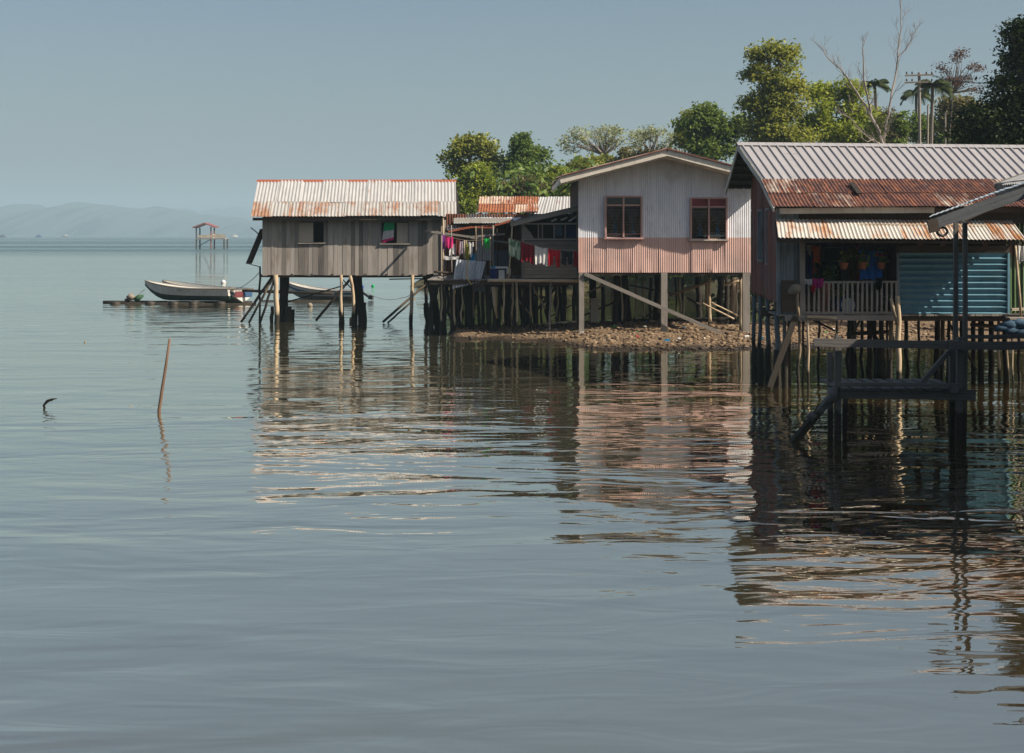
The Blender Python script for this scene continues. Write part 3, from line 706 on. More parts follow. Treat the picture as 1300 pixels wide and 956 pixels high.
# leafless tree with bleached branches
d = 74
def baretree():
    bp = W(1122, 186, d); gz = gh(bp.x, d) - .2
    root = thing('leafless_tree', 'leafless tree with bleached branches reaching the top edge of the photo', 'tree', (bp.x, d, gz))
    m = MB()
    def twigs(p, dirv, L, r, lev):
        if lev == 0 or L < .12: return
        n = 4; pts = [p]; q = V(p); dv = V(dirv).normalized()
        for _ in range(n):
            dv = (dv + V((random.uniform(-.2, .2), random.uniform(-.2, .2), random.uniform(-.05, .16)))).normalized(); q = q + dv * L / n; pts.append(V(q))
        m.tube(pts, [r * (1 - .13 * j) for j in range(n + 1)], 4)
        for c in range(3 if lev > 1 else 2):
            st = pts[random.randint(1, n)]
            nd = (dv + V((random.uniform(-.9, .9), random.uniform(-.8, .8), random.uniform(-.2, .5)))).normalized()
            twigs(st, nd, L * random.uniform(.5, .75), r * .55, lev - 1)
    def path(pp, r0, r1, tw=(), L=1.0, lev=3):
        pts = [W(x, y, d) + V((0, dy, 0)) for x, y, dy in pp]
        sm = []
        for a, b in zip(pts[:-1], pts[1:]):
            for q in range(3): sm.append(a.lerp(b, q / 3) + V((random.uniform(-.03, .03), random.uniform(-.03, .03), 0)))
        sm.append(pts[-1]); n = len(sm)
        m.tube(sm, [r0 + (r1 - r0) * j / (n - 1) for j in range(n)], 6, .1)
        for j in range(2, n):
            if random.random() < .75:
                dv = (sm[min(j, n - 1)] - sm[j - 1]).normalized() + V((random.uniform(-.9, .9), random.uniform(-.5, .5), random.uniform(0, .4)))
                twigs(sm[j], dv, L * (1.1 - .4 * j / n), max(.014, (r0 + (r1 - r0) * j / n) * .42), lev)
    path([(1122, 215, 0), (1121, 186, 0), (1116, 166, 0), (1106, 146, .1), (1094, 124, .2), (1080, 102, .3), (1070, 88, .3), (1054, 74, .4), (1046, 60, .4)], .09, .015, L=.85)
    path([(1107, 147, .1), (1103, 128, 0), (1097, 106, -.1), (1095, 86, -.1), (1094, 62, -.2), (1096, 54, -.2)], .06, .014, L=.6)
    path([(1121, 186, 0), (1124, 168, .2), (1130, 144, .3), (1134, 118, .3), (1140, 92, .4), (1142, 66, .3), (1146, 36, .3), (1146, 4, .3), (1145, -14, .3)], .065, .014, L=.95)
    path([(1120, 184, 0), (1104, 178, -.3), (1088, 166, -.6), (1076, 152, -.8), (1062, 146, -1)], .05, .014, L=.6, lev=2)
    path([(1120, 186, 0), (1104, 178, -.8), (1094, 182, -1.2), (1084, 176, -1.4)], .045, .012, L=.5, lev=2)
    path([(1142, 72, .3), (1152, 62, .3), (1160, 48, .3), (1166, 34, .3)], .035, .012, L=.6)
    m.build('branches', M['barkpale'], root)
baretree()

# ------------------------------------------------------------------ utility poles
def upole():
    d = 76; p = W(1167, 92, d); gz = gh(p.x, d) - .2
    root = thing('utility_pole', 'tall utility pole with two crossarms above the ribbed roof', 'utility pole', (p.x, d, gz))
    part('pole', M['barkpale'], root, lambda m: m.post((W(1169, 186, d).x, d, gz), p, .10, .075, wob=.01))
    for y, w in ((95, 36), (104, 34)):
        part('crossarm', M['bark'], root, lambda m: m.bar(W(1149, y + 1, d - .15), W(1149 + w, y, d - .15), .08, .08))
        for x in (1151, 1158, 1176, 1183):
            part('insulator', M['dark'], root, lambda m: m.tube([W(x, y - 1, d - .15), W(x, y - 4, d - .15)], [.05, .03], 6))
upole()
for px, y, dd, lab in ((1178, 134, 79, 'thin bare pole right next to the utility pole'), (1200, 142, 85, 'short bare pole halfway between the utility pole and the big dark tree')):
    m = MB(); p = W(px, y, dd); m.post((p.x, dd, gh(p.x, dd) - .3), p, .07, .05, wob=.02); m.build('bare_pole', M['barkpale'], label=lab, cat='pole')
m = MB()
for y in (95, 96.5):
    a = W(1183, y, 76); b = W(1300, y + 4, 70)
    pts = [a.lerp(b, t / 10) + V((0, 0, -1.2 * (t / 10) * (1 - t / 10))) for t in range(11)]; m.tube(pts, .018, 4)
m.build('power_cable', M['wire'], label='thin dark power cables running right from the utility pole crossarms', cat='cable')
# ================================================================== GREY WOODEN HOUSE ON STILTS (left)
def stilt(root, px, y0, y1, d, w, mat='stilt', px1=None, d1=None, name='stilt', wob=.03, zb=-.6, w1=None, label=None):
    """a post from photo row y0 (top) down through row y1 into the water or mud"""
    px1 = px if px1 is None else px1; d1 = d if d1 is None else d1
    a = W(px, y0, d); b = W(px1, y1, d1); k = (a.z - zb) / (a.z - b.z) if a.z > b.z + .05 else 1
    b2 = a.lerp(b, k) if zb is not None else b
    r = w * d / F / 2; r1 = (w1 or w) * d / F / 2
    return part(name, M[mat], root, lambda m: m.post(b2, a, r1 * 1.05, r, n=7, wob=wob), smooth=True, label=label)
def brace(root, x0, y0, x1, y1, d0, w, mat='stilt', d1=None, name='brace', sq=False):
    a = W(x0, y0, d0); b = W(x1, y1, d0 if d1 is None else d1); r = w * d0 / F
    if sq: return part(name, M[mat], root, lambda m: m.bar(a, b, r * .5, r))
    return part(name, M[mat], root, lambda m: m.post(a, b, r / 2, r / 2, n=6, wob=.015), smooth=True)

def grey_house():
    d = 51.0; k = d / F; x0, x1 = W(333, 0, d).x, W(560, 0, d).x; zb, zt = W(0, 349, d).z, W(0, 274, d).z
    root = thing('stilt_house', 'grey weathered wooden house with rust streaked tin roof standing alone on stilts over the water', 'house', ((x0 + x1) / 2, d, zb))
    yb = 55.6
    ops = []
    for px0, px1, py0, py1 in ((379, 411.5, 281.5, 308), (484, 519, 282, 309)):
        ops.append((W(px0, 0, d).x, W(px1, 0, d).x, W(0, py1, d).z, W(0, py0, d).z))
    part('wall', M['greyboard'], root, lambda m: m.boards((0, d, 0), (1, 0, 0), x0, x1, zb, zt, .17, .022, ops, jz=.03, jd=.012))
    part('wall', M['greyboard'], root, lambda m: m.boards((0, yb, 0), (1, 0, 0), x0, x1, zb, zt, .2, .02, (), N=(0, 1, 0)))
    zr = W(0, 229.5, 53.4).z - .05
    gab = lambda u: zt - .02 + (zr - zt) * (1 - abs(u - 53.4) / (53.4 - 50.7) * (1 if u < 53.4 else .95))
    for xx, nn in ((x0, -1), (x1, 1)):
        part('wall', M['greyboard'], root, lambda m: m.boards((xx, 0, 0), (0, 1, 0), d + .03, yb, zb, gab, .19, .02, (), N=(nn, 0, 0)))
    part('corner_trim', M['stilt_pale'], root, lambda m: m.bar((x1 + .045, d - .03, zb - .25), (x1 + .03, d - .03, zt), .05, .06))
    part('floor', M['darkboard'], root, lambda m: m.box(x0 + .02, x1 - .02, d + .05, yb - .02, zb + .05, zb + .11))
    part('floor_beam', M['darkboard'], root, lambda m: m.bar((x0 - .1, d + .18, zb - .035), (x1 + .2, d + .18, zb - .035), .1, .1))
    part('floor_beam', M['darkboard'], root, lambda m: m.bar((x0 - .1, d + 2.3, zb - .05), (x1 + .2, d + 2.3, zb - .05), .1, .1))
    for px in (371, 396, 422, 464, 491, 512, 536):
        part('joist', M['darkboard'], root, lambda m: m.bar((W(px, 0, d).x, d - .03, zb + .0), (W(px, 0, d).x, yb, zb + .0), .06, .09))
    for i, (a, b, z0, z1) in enumerate(ops):
        fr = part('window', M['greyboard2'], root, lambda m: [m.bar((a - .03, d - .025, z1 + .02), (b + .03, d - .025, z1 + .02), .05, .045), m.bar((a - .05, d - .035, z0 - .02), (b + .05, d - .035, z0 - .02), .08, .045),
            m.bar((a - .01, d - .03, z0), (a - .01, d - .03, z1), .035, .05), m.bar((b + .01, d - .03, z0), (b + .01, d - .03, z1), .035, .05)])
        s0, s1 = ((a + .02, a + (b - a) * .57) if i == 0 else (a + (b - a) * .58, b - .03))
        part('shutter', M['plywood'], fr, lambda m: (m.box(s0, s1, d + .03, d + .05, z0 + .01, z1 - .03), m.bar((s0, d + .02, z0), (s0, d + .02, z1), .03, .03)))
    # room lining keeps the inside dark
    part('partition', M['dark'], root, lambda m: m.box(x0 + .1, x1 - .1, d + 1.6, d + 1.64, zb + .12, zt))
    # roof
    eL, eR = W(318.5, 275, 50.5), W(579.5, 274, 50.5); rL, rR = W(327.5, 229.5, 53.4), W(578.5, 229.5, 53.4)
    sp = .64
    def f1(m):
        m.roof(rL, rR, rR.lerp(eR, sp), rL.lerp(eL, sp), .125, .012, 9, (0, 1))
    def f2(m):
        m.roof(rL.lerp(eL, sp - .03), rR.lerp(eR, sp - .03), eR - V((0, 0, .012)), eL - V((0, 0, .012)), .125, .012, 11, (0, 1))
    part('roof', M['roofgrey'], root, f1); part('roof', M['roofgreyrust'], root, f2, label='lower roof row of rust streaked tin sheets')
    bL, bR = rL + V((-.15, 2.9, -(rL.z - eL.z))), rR + V((.1, 2.9, -(rR.z - eR.z)))
    part('roof', M['roofgrey'], root, lambda m: m.roof(rR, rL, bL, bR, .125, .016, 7, (0, 1)))
    part('ridge_cap', M['ridge'], root, lambda m: (m.face([rL + V((-.03, -.16, -.06)), rR + V((.03, -.16, -.06)), rR + V((.03, 0, .045)), rL + V((-.03, 0, .045))]), m.face([rL + V((-.03, 0, .045)), rR + V((.03, 0, .045)), rR + V((.03, .16, -.05)), rL + V((-.03, .16, -.05))])))
    part('eave_board', M['darkboard'], root, lambda m: m.bar(eL + V((.05, .1, -.09)), eR + V((-.1, .1, -.09)), .05, .10))
    for px in (340, 372, 404, 436, 468, 500, 532, 560):
        x = W(px, 0, d).x; part('rafter', M['darkboard'], root, lambda m: m.bar((x, 50.62, eL.z - .06), (x, 53.3, rL.z - .1), .05, .08))
    # propped side shutter on the far left
    a, b = W(334, 291, 52.5), W(315, 345, 52.5)
    part('shutter', M['darkboard'], root, lambda m: m.bar(W(334, 291, 52.4), W(316, 334.5, 52.4), .9, .07, up=(1, 0, .5)))
    brace(root, 318.5, 289, 333, 301, 51.6, 1.3, 'stilt_dark', name='shutter_prop'); brace(root, 316, 335, 331, 339, 51.6, 1.0, 'stilt_dark', name='shutter_prop')
    # stilts
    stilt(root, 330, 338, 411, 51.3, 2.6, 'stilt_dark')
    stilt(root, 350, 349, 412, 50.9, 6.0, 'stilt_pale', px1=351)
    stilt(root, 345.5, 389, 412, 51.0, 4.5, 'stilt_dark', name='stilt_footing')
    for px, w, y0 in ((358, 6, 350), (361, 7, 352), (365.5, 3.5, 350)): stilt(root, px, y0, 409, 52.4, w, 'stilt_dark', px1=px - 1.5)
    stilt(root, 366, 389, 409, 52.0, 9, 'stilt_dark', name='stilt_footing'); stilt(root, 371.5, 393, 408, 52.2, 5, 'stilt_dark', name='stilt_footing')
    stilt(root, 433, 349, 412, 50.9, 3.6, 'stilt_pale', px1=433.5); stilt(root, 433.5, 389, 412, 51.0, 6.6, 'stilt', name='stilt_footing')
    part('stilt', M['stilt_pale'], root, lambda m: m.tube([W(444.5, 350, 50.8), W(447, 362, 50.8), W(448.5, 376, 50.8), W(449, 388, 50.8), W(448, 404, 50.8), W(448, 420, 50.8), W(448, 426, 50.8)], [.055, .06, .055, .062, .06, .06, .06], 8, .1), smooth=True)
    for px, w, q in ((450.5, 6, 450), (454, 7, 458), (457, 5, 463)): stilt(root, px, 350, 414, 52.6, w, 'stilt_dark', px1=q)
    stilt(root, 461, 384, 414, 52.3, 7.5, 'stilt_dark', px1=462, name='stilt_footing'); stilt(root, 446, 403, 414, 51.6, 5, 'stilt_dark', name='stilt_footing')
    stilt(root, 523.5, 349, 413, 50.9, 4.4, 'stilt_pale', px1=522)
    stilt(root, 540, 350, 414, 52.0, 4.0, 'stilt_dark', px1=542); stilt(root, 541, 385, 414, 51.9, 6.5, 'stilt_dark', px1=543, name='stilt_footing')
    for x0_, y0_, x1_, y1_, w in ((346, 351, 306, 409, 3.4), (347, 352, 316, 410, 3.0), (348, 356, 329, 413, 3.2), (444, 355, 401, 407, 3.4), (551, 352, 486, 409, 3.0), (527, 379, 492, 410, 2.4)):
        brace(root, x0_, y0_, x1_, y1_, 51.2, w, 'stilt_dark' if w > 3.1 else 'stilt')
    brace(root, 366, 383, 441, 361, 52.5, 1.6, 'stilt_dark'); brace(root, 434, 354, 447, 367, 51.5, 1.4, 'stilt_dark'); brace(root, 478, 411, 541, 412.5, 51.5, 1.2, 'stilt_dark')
    brace(root, 494, 354.5, 553, 353.5, 51.5, 1.6, 'stilt_dark')
    brace(root, 540, 294, 575, 299, 50.7, 3.0, 'greyboard2', sq=True, d1=48)
    return d
grey_house()
# flag-like cloth in the right window
def cloth(name, mat, A, B, drop, label, cat, group=None, shape='towel', fold=.03, nf=4, end=0.0, slant=0.0):
    A, B = V(A), V(B); nu, nv = 18, 12; side = (B - A); wdt = side.length; s = side.normalized(); nrm = V((s.y, -s.x, 0))
    m = MB(); P = []; U = []; ph = random.random() * 6
    for j in range(nv + 1):
        v = j / nv; row = []
        for i in range(nu + 1):
            u = i / nu; amp = fold * (.25 + v)
            off = nrm * (amp * math.sin(u * nf * 2 * math.pi + ph) * .6 + amp * .4 * math.sin(u * nf * 3.7 + v * 3))
            z = -drop * v * (1 + end * math.sin(u * 7 + ph) + .03 * math.sin(u * 23)) - .06 * wdt * math.sin(math.pi * u) * (1 - v)
            uu = .5 + (u - .5) * (1 - .10 * v)
            row.append(A + s * (uu * wdt + slant * v * wdt) + off + V((0, 0, z)))
        P.append(row); U.append([(i / nu, v) for i in range(nu + 1)])
    i0 = 0
    for j in range(nv):
        for i in range(nu):
            u, v = (i + .5) / nu, (j + .5) / nv
            if shape == 'shirt' and v > .32 and not (.2 < u < .8): continue
            if shape == 'shirt' and v < .09 and .4 < u < .6: continue
            if shape == 'shorts' and v > .42 and abs(u - .5) < .05 + .05 * v: continue
            m.face([P[j][i], P[j + 1][i], P[j + 1][i + 1], P[j][i + 1]])
    # weld so the cloth is one continuous sheet
    key = {}; nvv = []; mp = []
    for p in m.v:
        q = (round(p[0], 5), round(p[1], 5), round(p[2], 5))
        if q not in key: key[q] = len(nvv); nvv.append(p)
        mp.append(key[q])
    m.f = [tuple(mp[i] for i in f) for f in m.f]; m.v = nvv
    return m.build(name, M[mat], smooth=True, label=label, cat=cat, group=group)
a, b = W(488, 282.5, 50.93), W(501, 282.5, 50.93)
root = thing('hanging_cloth', 'green white and pink cloth hanging in the right window of the grey wooden house', 'cloth', (a.x, a.y, a.z - .6))
for nm, c, f0, f1 in (('green_band', 'c_mint', 0, .42), ('white_band', 'c_white', .42, .85), ('pink_band', 'c_pink', .85, 1.0)):
    def fn(m):
        P = []
        for j in range(4):
            v = f0 + (f1 - f0) * j / 3
            P.append([V((a.x + (b.x - a.x) * (u / 6) * (1 - .12 * v) - .10 * v * (1 - u / 6), a.y + .02 * math.sin(u * 1.9 + v * 2), a.z - (.62 + .12 * (1 - u / 6)) * v)) for u in range(7)])
        m.grid(P, [[(0, 0)] * 7] * 4)
    part(nm, M[c], root, fn, smooth=True)

# ================================================================== WHITE AND PINK HOUSE (middle)
def white_house():
    d = 43.6; k = d / F; x0, x1 = 2.055, 7.32; zb = W(0, 346, d).z
    root = thing('stilt_house', 'white and pink corrugated house with gable roof and two windows above the stony beach', 'house', ((x0 + x1) / 2, d, zb))
    df = 42.6; kf = df / F
    ap = W(847, 189, df); L = W(711, 224, df); xr = ap.x + (ap.x - L.x) - .05; sl = (ap.z - L.z) / (ap.x - L.x)
    rz = lambda x: ap.z - sl * abs(x - ap.x)
    yb = 50.3
    win = []
    for p0, p1, q0, q1 in ((770, 813, 250.5, 301), (878, 921, 252.5, 303)):
        win.append((W(p0, 0, d).x, W(p1, 0, d).x, W(0, q1, d).z, W(0, q0, d).z))
    part('wall', M['wall2'], root, lambda m: m.corrwall((0, d, 0), (1, 0, 0), x0, x1, zb, lambda u: rz(u) - .16, .066, .0055, win, sheets=.82))
    for y, nn in ((yb, 1),):
        part('wall', M['wall2'], root, lambda m: m.corrwall((0, y, 0), (1, 0, 0), x0, x1, zb, lambda u: rz(u) - .16, .12, .010, (), N=(0, nn, 0)))
    part('wall', M['darkboard'], root, lambda m: m.boards((x0, 0, 0), (0, 1, 0), d + .02, yb, zb, rz(x0) - .16, .2, .02, (), N=(-1, 0, 0)), label='dark board side wall of the white and pink house')
    part('wall', M['wall2'], root, lambda m: m.boards((x1, 0, 0), (0, 1, 0), d + .02, yb, zb, rz(x1) - .16, .2, .02, (), N=(1, 0, 0)))
    part('corner_trim', M['wall2'], root, lambda m: m.bar((x0 + .01, d - .025, zb), (x0 + .01, d - .025, rz(x0) - .2), .05, .03))
    part('floor', M['darkboard'], root, lambda m: m.box(x0 + .03, x1 - .03, d + .04, yb - .03, zb + .03, zb + .08))
    part('floor_beam', M['darkboard'], root, lambda m: m.bar((x0 - .05, d + .06, zb - .05), (x1 + .05, d + .06, zb - .05), .07, .09))
    for y in (45.9, 48.2): part('floor_beam', M['darkboard'], root, lambda m: m.bar((x0, y, zb - .09), (x1, y, zb - .09), .1, .13))
    for q in range(9): part('joist', M['darkboard'], root, lambda m: m.bar((x0 + .2 + q * .6, d + .12, zb - .01), (x0 + .2 + q * .6, yb, zb - .01), .05, .08))
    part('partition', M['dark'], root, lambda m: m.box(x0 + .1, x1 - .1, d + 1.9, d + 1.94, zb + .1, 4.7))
    # roof, rakes
    for s_, xe in ((-1, L.x), (1, xr)):
        A, B = (V((ap.x, df, ap.z)), V((ap.x, yb + .6, ap.z))); D, C = V((xe, df, rz(xe))), V((xe, yb + .6, rz(xe)))
        if s_ < 0: part('roof', M['roofrust'], root, lambda m: m.roof(B, A, D, C, .12, .014, 8, (0, 1)))
        else: part('roof', M['roofrust'], root, lambda m: m.roof(A, B, C, D, .12, .014, 8, (0, 1)))
        part('rake_board', M['cream'], root, lambda m: m.bar((ap.x - s_ * .0, df - .01, ap.z - .115), (xe, df - .01, rz(xe) - .115), .03, .19))
        part('rake_cap', M['red'], root, lambda m: m.bar((ap.x, df - .035, ap.z + .0), (xe + s_ * .02, df - .035, rz(xe) + .0), .10, .022))
        part('soffit', M['cream'], root, lambda m: m.bar((ap.x, (df + d) / 2, ap.z - .235), (xe, (df + d) / 2, rz(xe) - .235), d - df - .06, .012))
        part('eave_board', M['cream'], root, lambda m: m.bar((xe, df, rz(xe) - .12), (xe, yb + .6, rz(xe) - .12), .03, .18))
    part('side_roof', M['roofmid'], root, lambda m: m.roof((x0 - .02, 46.6, 4.95), (x0 - .02, 48.2, 4.95), (x0 - .42, 48.2, 4.62), (x0 - .42, 46.6, 4.62), .12, .014, 2, (0, 1)), label='small orange lean-to roof on the left side')
    for i, (a, b, z0, z1) in enumerate(win):
        yy = d - .045; zt_ = z1 - (z1 - z0) * .20; mid = (a + b) / 2; w = .055
        fr = part('window', M['windowframe'], root, lambda m: [m.bar((a - w / 2, yy, z0 - .02), (a - w / 2, yy, z1 + .03), w, .10), m.bar((b + w / 2, yy, z0 - .02), (b + w / 2, yy, z1 + .03), w, .10), m.bar((mid, yy, z0), (mid, yy, z1), .05, .08),
            m.bar((a, yy - .002, z1 + .02), (b, yy - .002, z1 + .02), .1, .05), m.bar((a, yy + .006, zt_), (b, yy + .006, zt_), .07, .045)])
        part('sill', M['fascia'] if i else M['windowframe'], fr, lambda m: m.bar((a - .09, yy - .02, z0 - .045), (b + .09, yy - .02, z0 - .045), .15, .04))
        for u0, u1 in ((a, mid - .025), (mid + .025, b)):
            n = 10
            part('pane', M['glass'], fr, lambda m: [m.bar((u0, yy + .045, z0 + .03 + (zt_ - z0 - .05) * (q + .5) / n), (u1, yy + .045, z0 + .03 + (zt_ - z0 - .05) * (q + .5) / n), .012, (zt_ - z0) / n * 1.04, up=(0, -.5, 1)) for q in range(n)])
            part('pane', M['glass'] if i == 0 else M['maroonpane'], fr, lambda m: m.box(u0, u1, yy + .03, yy + .042, zt_ + .02, z1 - .005), label=None if i == 0 else 'maroon upper pane')
            def cur(m):
                P = []
                for j in range(9):
                    v = j / 8; c = abs(v - .62) ; hw = .5 * (u1 - u0) * (.18 + min(.8, c * 1.7) if v < .62 else .18 + c * .9); cx = (u0 + u1) / 2 + (.07 if u0 > a + .1 else -.07) * 0
                    P.append([V((cx - hw + 2 * hw * t / 8, yy + .10 + .015 * math.sin(t * 2.6), zt_ - .02 - (zt_ - z0 - .1) * v)) for t in range(9)])
                m.grid(P, [[(0, 0)] * 9] * 9)
            part('curtain', M['c_lilac'], fr, cur, smooth=True)
            part('curtain_tie', M['c_blue'], fr, lambda m: m.bar(((u0 + u1) / 2 + .03, yy + .072, z0 + .12), ((u0 + u1) / 2 + .01, yy + .072, z0 + .42), .11, .03, w1=.05))
    [part('added_dark_board', M['shadeboard'], root, lambda m: m.bar((x, 50.15 + random.uniform(-.1, .1), -.1), (x + random.uniform(-.35, .35), 50.15, zb), random.uniform(.12, .3), .03)) for x in [x0 + .15 + .31 * q + random.uniform(-.08, .08) for q in range(17)] if random.random() < .6]  # boards added at the back to blacken the gaps between the posts
    # posts
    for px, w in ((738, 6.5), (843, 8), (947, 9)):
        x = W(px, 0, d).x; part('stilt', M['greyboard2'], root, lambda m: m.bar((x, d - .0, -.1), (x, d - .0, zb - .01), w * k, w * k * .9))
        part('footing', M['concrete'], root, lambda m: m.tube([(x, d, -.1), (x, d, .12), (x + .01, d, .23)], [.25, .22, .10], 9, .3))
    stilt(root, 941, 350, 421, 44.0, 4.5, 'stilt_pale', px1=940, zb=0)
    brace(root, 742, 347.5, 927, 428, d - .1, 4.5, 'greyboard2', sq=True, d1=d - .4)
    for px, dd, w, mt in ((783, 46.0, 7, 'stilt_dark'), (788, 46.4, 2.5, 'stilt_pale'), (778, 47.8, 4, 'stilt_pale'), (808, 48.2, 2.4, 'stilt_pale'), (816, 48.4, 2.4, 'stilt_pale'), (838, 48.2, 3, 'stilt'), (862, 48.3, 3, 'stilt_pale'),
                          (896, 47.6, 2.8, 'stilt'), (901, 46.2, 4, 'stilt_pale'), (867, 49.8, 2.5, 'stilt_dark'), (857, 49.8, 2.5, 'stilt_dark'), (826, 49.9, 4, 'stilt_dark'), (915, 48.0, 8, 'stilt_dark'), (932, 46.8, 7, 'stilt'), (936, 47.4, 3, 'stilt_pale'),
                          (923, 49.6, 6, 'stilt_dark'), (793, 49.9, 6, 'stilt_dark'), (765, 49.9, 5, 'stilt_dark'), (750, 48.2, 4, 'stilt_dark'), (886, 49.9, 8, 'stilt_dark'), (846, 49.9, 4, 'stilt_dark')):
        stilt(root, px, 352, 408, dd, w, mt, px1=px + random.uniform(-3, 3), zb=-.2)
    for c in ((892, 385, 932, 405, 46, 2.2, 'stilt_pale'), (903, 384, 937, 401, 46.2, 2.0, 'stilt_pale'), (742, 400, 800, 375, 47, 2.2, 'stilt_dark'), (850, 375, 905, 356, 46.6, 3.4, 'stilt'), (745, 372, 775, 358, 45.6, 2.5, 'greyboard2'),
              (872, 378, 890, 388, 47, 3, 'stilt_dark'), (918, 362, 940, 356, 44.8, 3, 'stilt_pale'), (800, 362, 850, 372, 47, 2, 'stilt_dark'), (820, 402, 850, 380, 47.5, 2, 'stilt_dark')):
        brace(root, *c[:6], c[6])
white_house()
m = MB(); m.post(W(785, 407, 48.6), W(928, 404.5, 47), .05, .05, n=8, wob=.02); m.build('driftwood_log', M['stilt_pale'], smooth=True, label='long bleached log lying on the mud beneath the white house', cat='log')
root = thing('plank_stack', 'upright stack of pale planks under the left side of the white house', 'plank stack', W(755, 409, 46.2))
for (a, b, c, e) in ((750, 760, 379, 385), (748, 762, 385, 387.5), (750, 760, 387.5, 394), (748, 762, 394, 396.5), (750, 761, 396.5, 409)):
    p, q = W(a, e, 46.2), W(b, c, 46.2); part('plank', M['plywood'], root, lambda m: m.box(p.x, q.x, 46.2, 46.35, p.z, q.z))

# ================================================================== SHACK WITH THE DECK (between the two houses)
def shack():
    root = thing('stilt_shack', 'dark tin and board shack on a raised deck beside the white and pink house', 'shack', W(650, 356, 46.5))
    d = 44.7; x0, x1 = W(662, 0, d).x, 2.03
    zf = W(0, 353, d).z; z_sill = W(0, 304, d).z; z_head = W(0, 284, d).z
    zroof = lambda x: W(0, 283.5, d).z + (x - W(648, 0, d).x) * .235
    # board wall with open window band
    def wl(m):
        z = zf
        while z < z_sill - .02:
            h = random.uniform(.10, .14); j = random.uniform(0, .012); m.bar((x0, d - j, z + h / 2), (x1, d - j, z + h / 2), .02, min(h, z_sill - z) - .006, up=(0, 0, 1)); z += h
        m.bar((x0, d - .02, z_sill), (x1, d - .02, z_sill), .08, .05); m.bar((x0, d - .02, z_head), (x1, d - .02, z_head), .06, .05)
    part('wall', M['greyboard'], root, wl)
    for px, w in ((664, 3.4), (683.5, 1.6), (688.5, 1.6), (703.5, 1.8), (717.5, 1.8), (733, 2.6)):
        x = W(px, 0, d).x; part('post', M['greyboard2'], root, lambda m: m.bar((x, d - .03, zf if w > 2.5 else z_sill), (x, d - .03, zroof(x) - .06 if w > 2.5 else z_head), w * d / F, .05))
    part('board', M['greyboard2'], root, lambda m: m.face([(x0 + .05, d - .01, z_head), (x0 + .05, d - .01, z_sill), (x0 + .42, d - .01, z_sill), (x0 + .3, d - .01, z_sill + .2)]) or m.face([(x0 + .05, d + .01, z_head), (x0 + .3, d + .01, z_sill + .2), (x0 + .42, d + .01, z_sill), (x0 + .05, d + .01, z_sill)]))
    part('curtain', M['c_navy'], root, lambda m: m.box(W(718, 0, d).x, x1, d + .12, d + .14, z_sill - .05, z_head)); part('curtain', M['c_tarp'], root, lambda m: m.box(W(704, 0, d).x, W(714, 0, d).x, d + .14, d + .16, z_sill + .1, z_head))
    for a, b, y0, y1 in ((700, 707, 278, 281), (712, 720, 276, 279.5), (722, 733, 274, 281)):
        p, q = W(a, y1, d), W(b, y0, d); part('wall_sheet', M['roofblue'], root, lambda m: m.bar((p.x, d - .01, p.z), (q.x, d - .01, q.z), .015, .06))
    part('wall', M['rustwall'], root, lambda m: m.corrwall((0, 48.6, 0), (1, 0, 0), W(566, 0, 48.6).x, x1, zf - .02, 3.9, .09, .012, (), sheets=.7))
    part('wall', M['darkboard'], root, lambda m: m.boards((x0, 0, 0), (0, 1, 0), d + .02, 48.5, zf, z_head + .1, .2, .02, (), N=(-1, 0, 0)))
    part('wall', M['sheet'], root, lambda m: m.corrwall((0, 47.6, 0), (1, 0, 0), W(604, 0, 47.6).x, W(624, 0, 47.6).x, zf + .5, 3.45, .075, .012, (), sheets=.6), label='grey and rusty sheet screen behind the laundry')
    part('wall', M['tarp_panel'], root, lambda m: m.box(W(627, 0, 47).x, W(646, 0, 47).x, 47, 47.03, zf + .05, W(0, 318, 47).z))
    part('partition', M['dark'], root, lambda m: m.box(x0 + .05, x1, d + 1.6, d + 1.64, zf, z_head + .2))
    # roofs
    A, B = V((W(648, 0, d).x, d - .45, 0)), V((2.05, d - .45, 0)); 
    for q in (A, B): q.z = zroof(q.x) + .02
    C, D = B + V((0, 4.4, .02)), A + V((0, 4.4, .02))
    part('roof', M['roofblue'], root, lambda m: m.roof(D, A, B, C, .1, .012, 5, (0, 1)) )
    part('roof_beam', M['greyboard2'], root, lambda m: m.bar(A + V((0, .05, -.07)), B + V((0, .05, -.07)), .05, .13))
    for q in range(4): part('rafter', M['dark'], root, lambda m: m.bar((.6 + q * .42, d - .3, zroof(.6 + q * .42) - .06), (.6 + q * .42, d + 4, zroof(.6 + q * .42) - .06), .05, .07))
    # pale blue lean-to roof over the laundry corner
    e0, e1 = W(576, 284, 46.9), W(650, 283, 46.9); r0, r1 = W(583, 273.5, 49.6), W(672, 273, 49.6)
    part('roof', M['roofblue'], root, lambda m: m.roof(r0, r1, e1, e0, .11, .012, 4, (0, 1)), label='pale blue lean-to roof over the laundry corner')
    part('eave_board', M['fascia'], root, lambda m: m.bar(W(576, 280, 46.9), W(649, 280, 46.9), .03, .17))
    part('eave_board', M['ridge'], root, lambda m: m.bar(W(628, 286, 46.8), W(652, 279.5, 46.8), .03, .07))
    e0, e1 = W(567, 293, 46.6), W(628, 286, 46.6); r0, r1 = W(568, 287, 48.2), W(628, 284.5, 48.2)
    part('roof', M['rustwall'], root, lambda m: m.roof(r0, r1, e1, e0, .1, .012, 4, (0, 1)), label='low dark rusty roof piece over the washing')
    part('eave_board', M['ridge'], root, lambda m: m.bar(W(569, 294, 46.5), W(600, 288, 46.5), .03, .06))
    part('eave_board', M['ridge'], root, lambda m: m.bar(W(600, 288.5, 46.5), W(628, 289, 46.5), .03, .05))
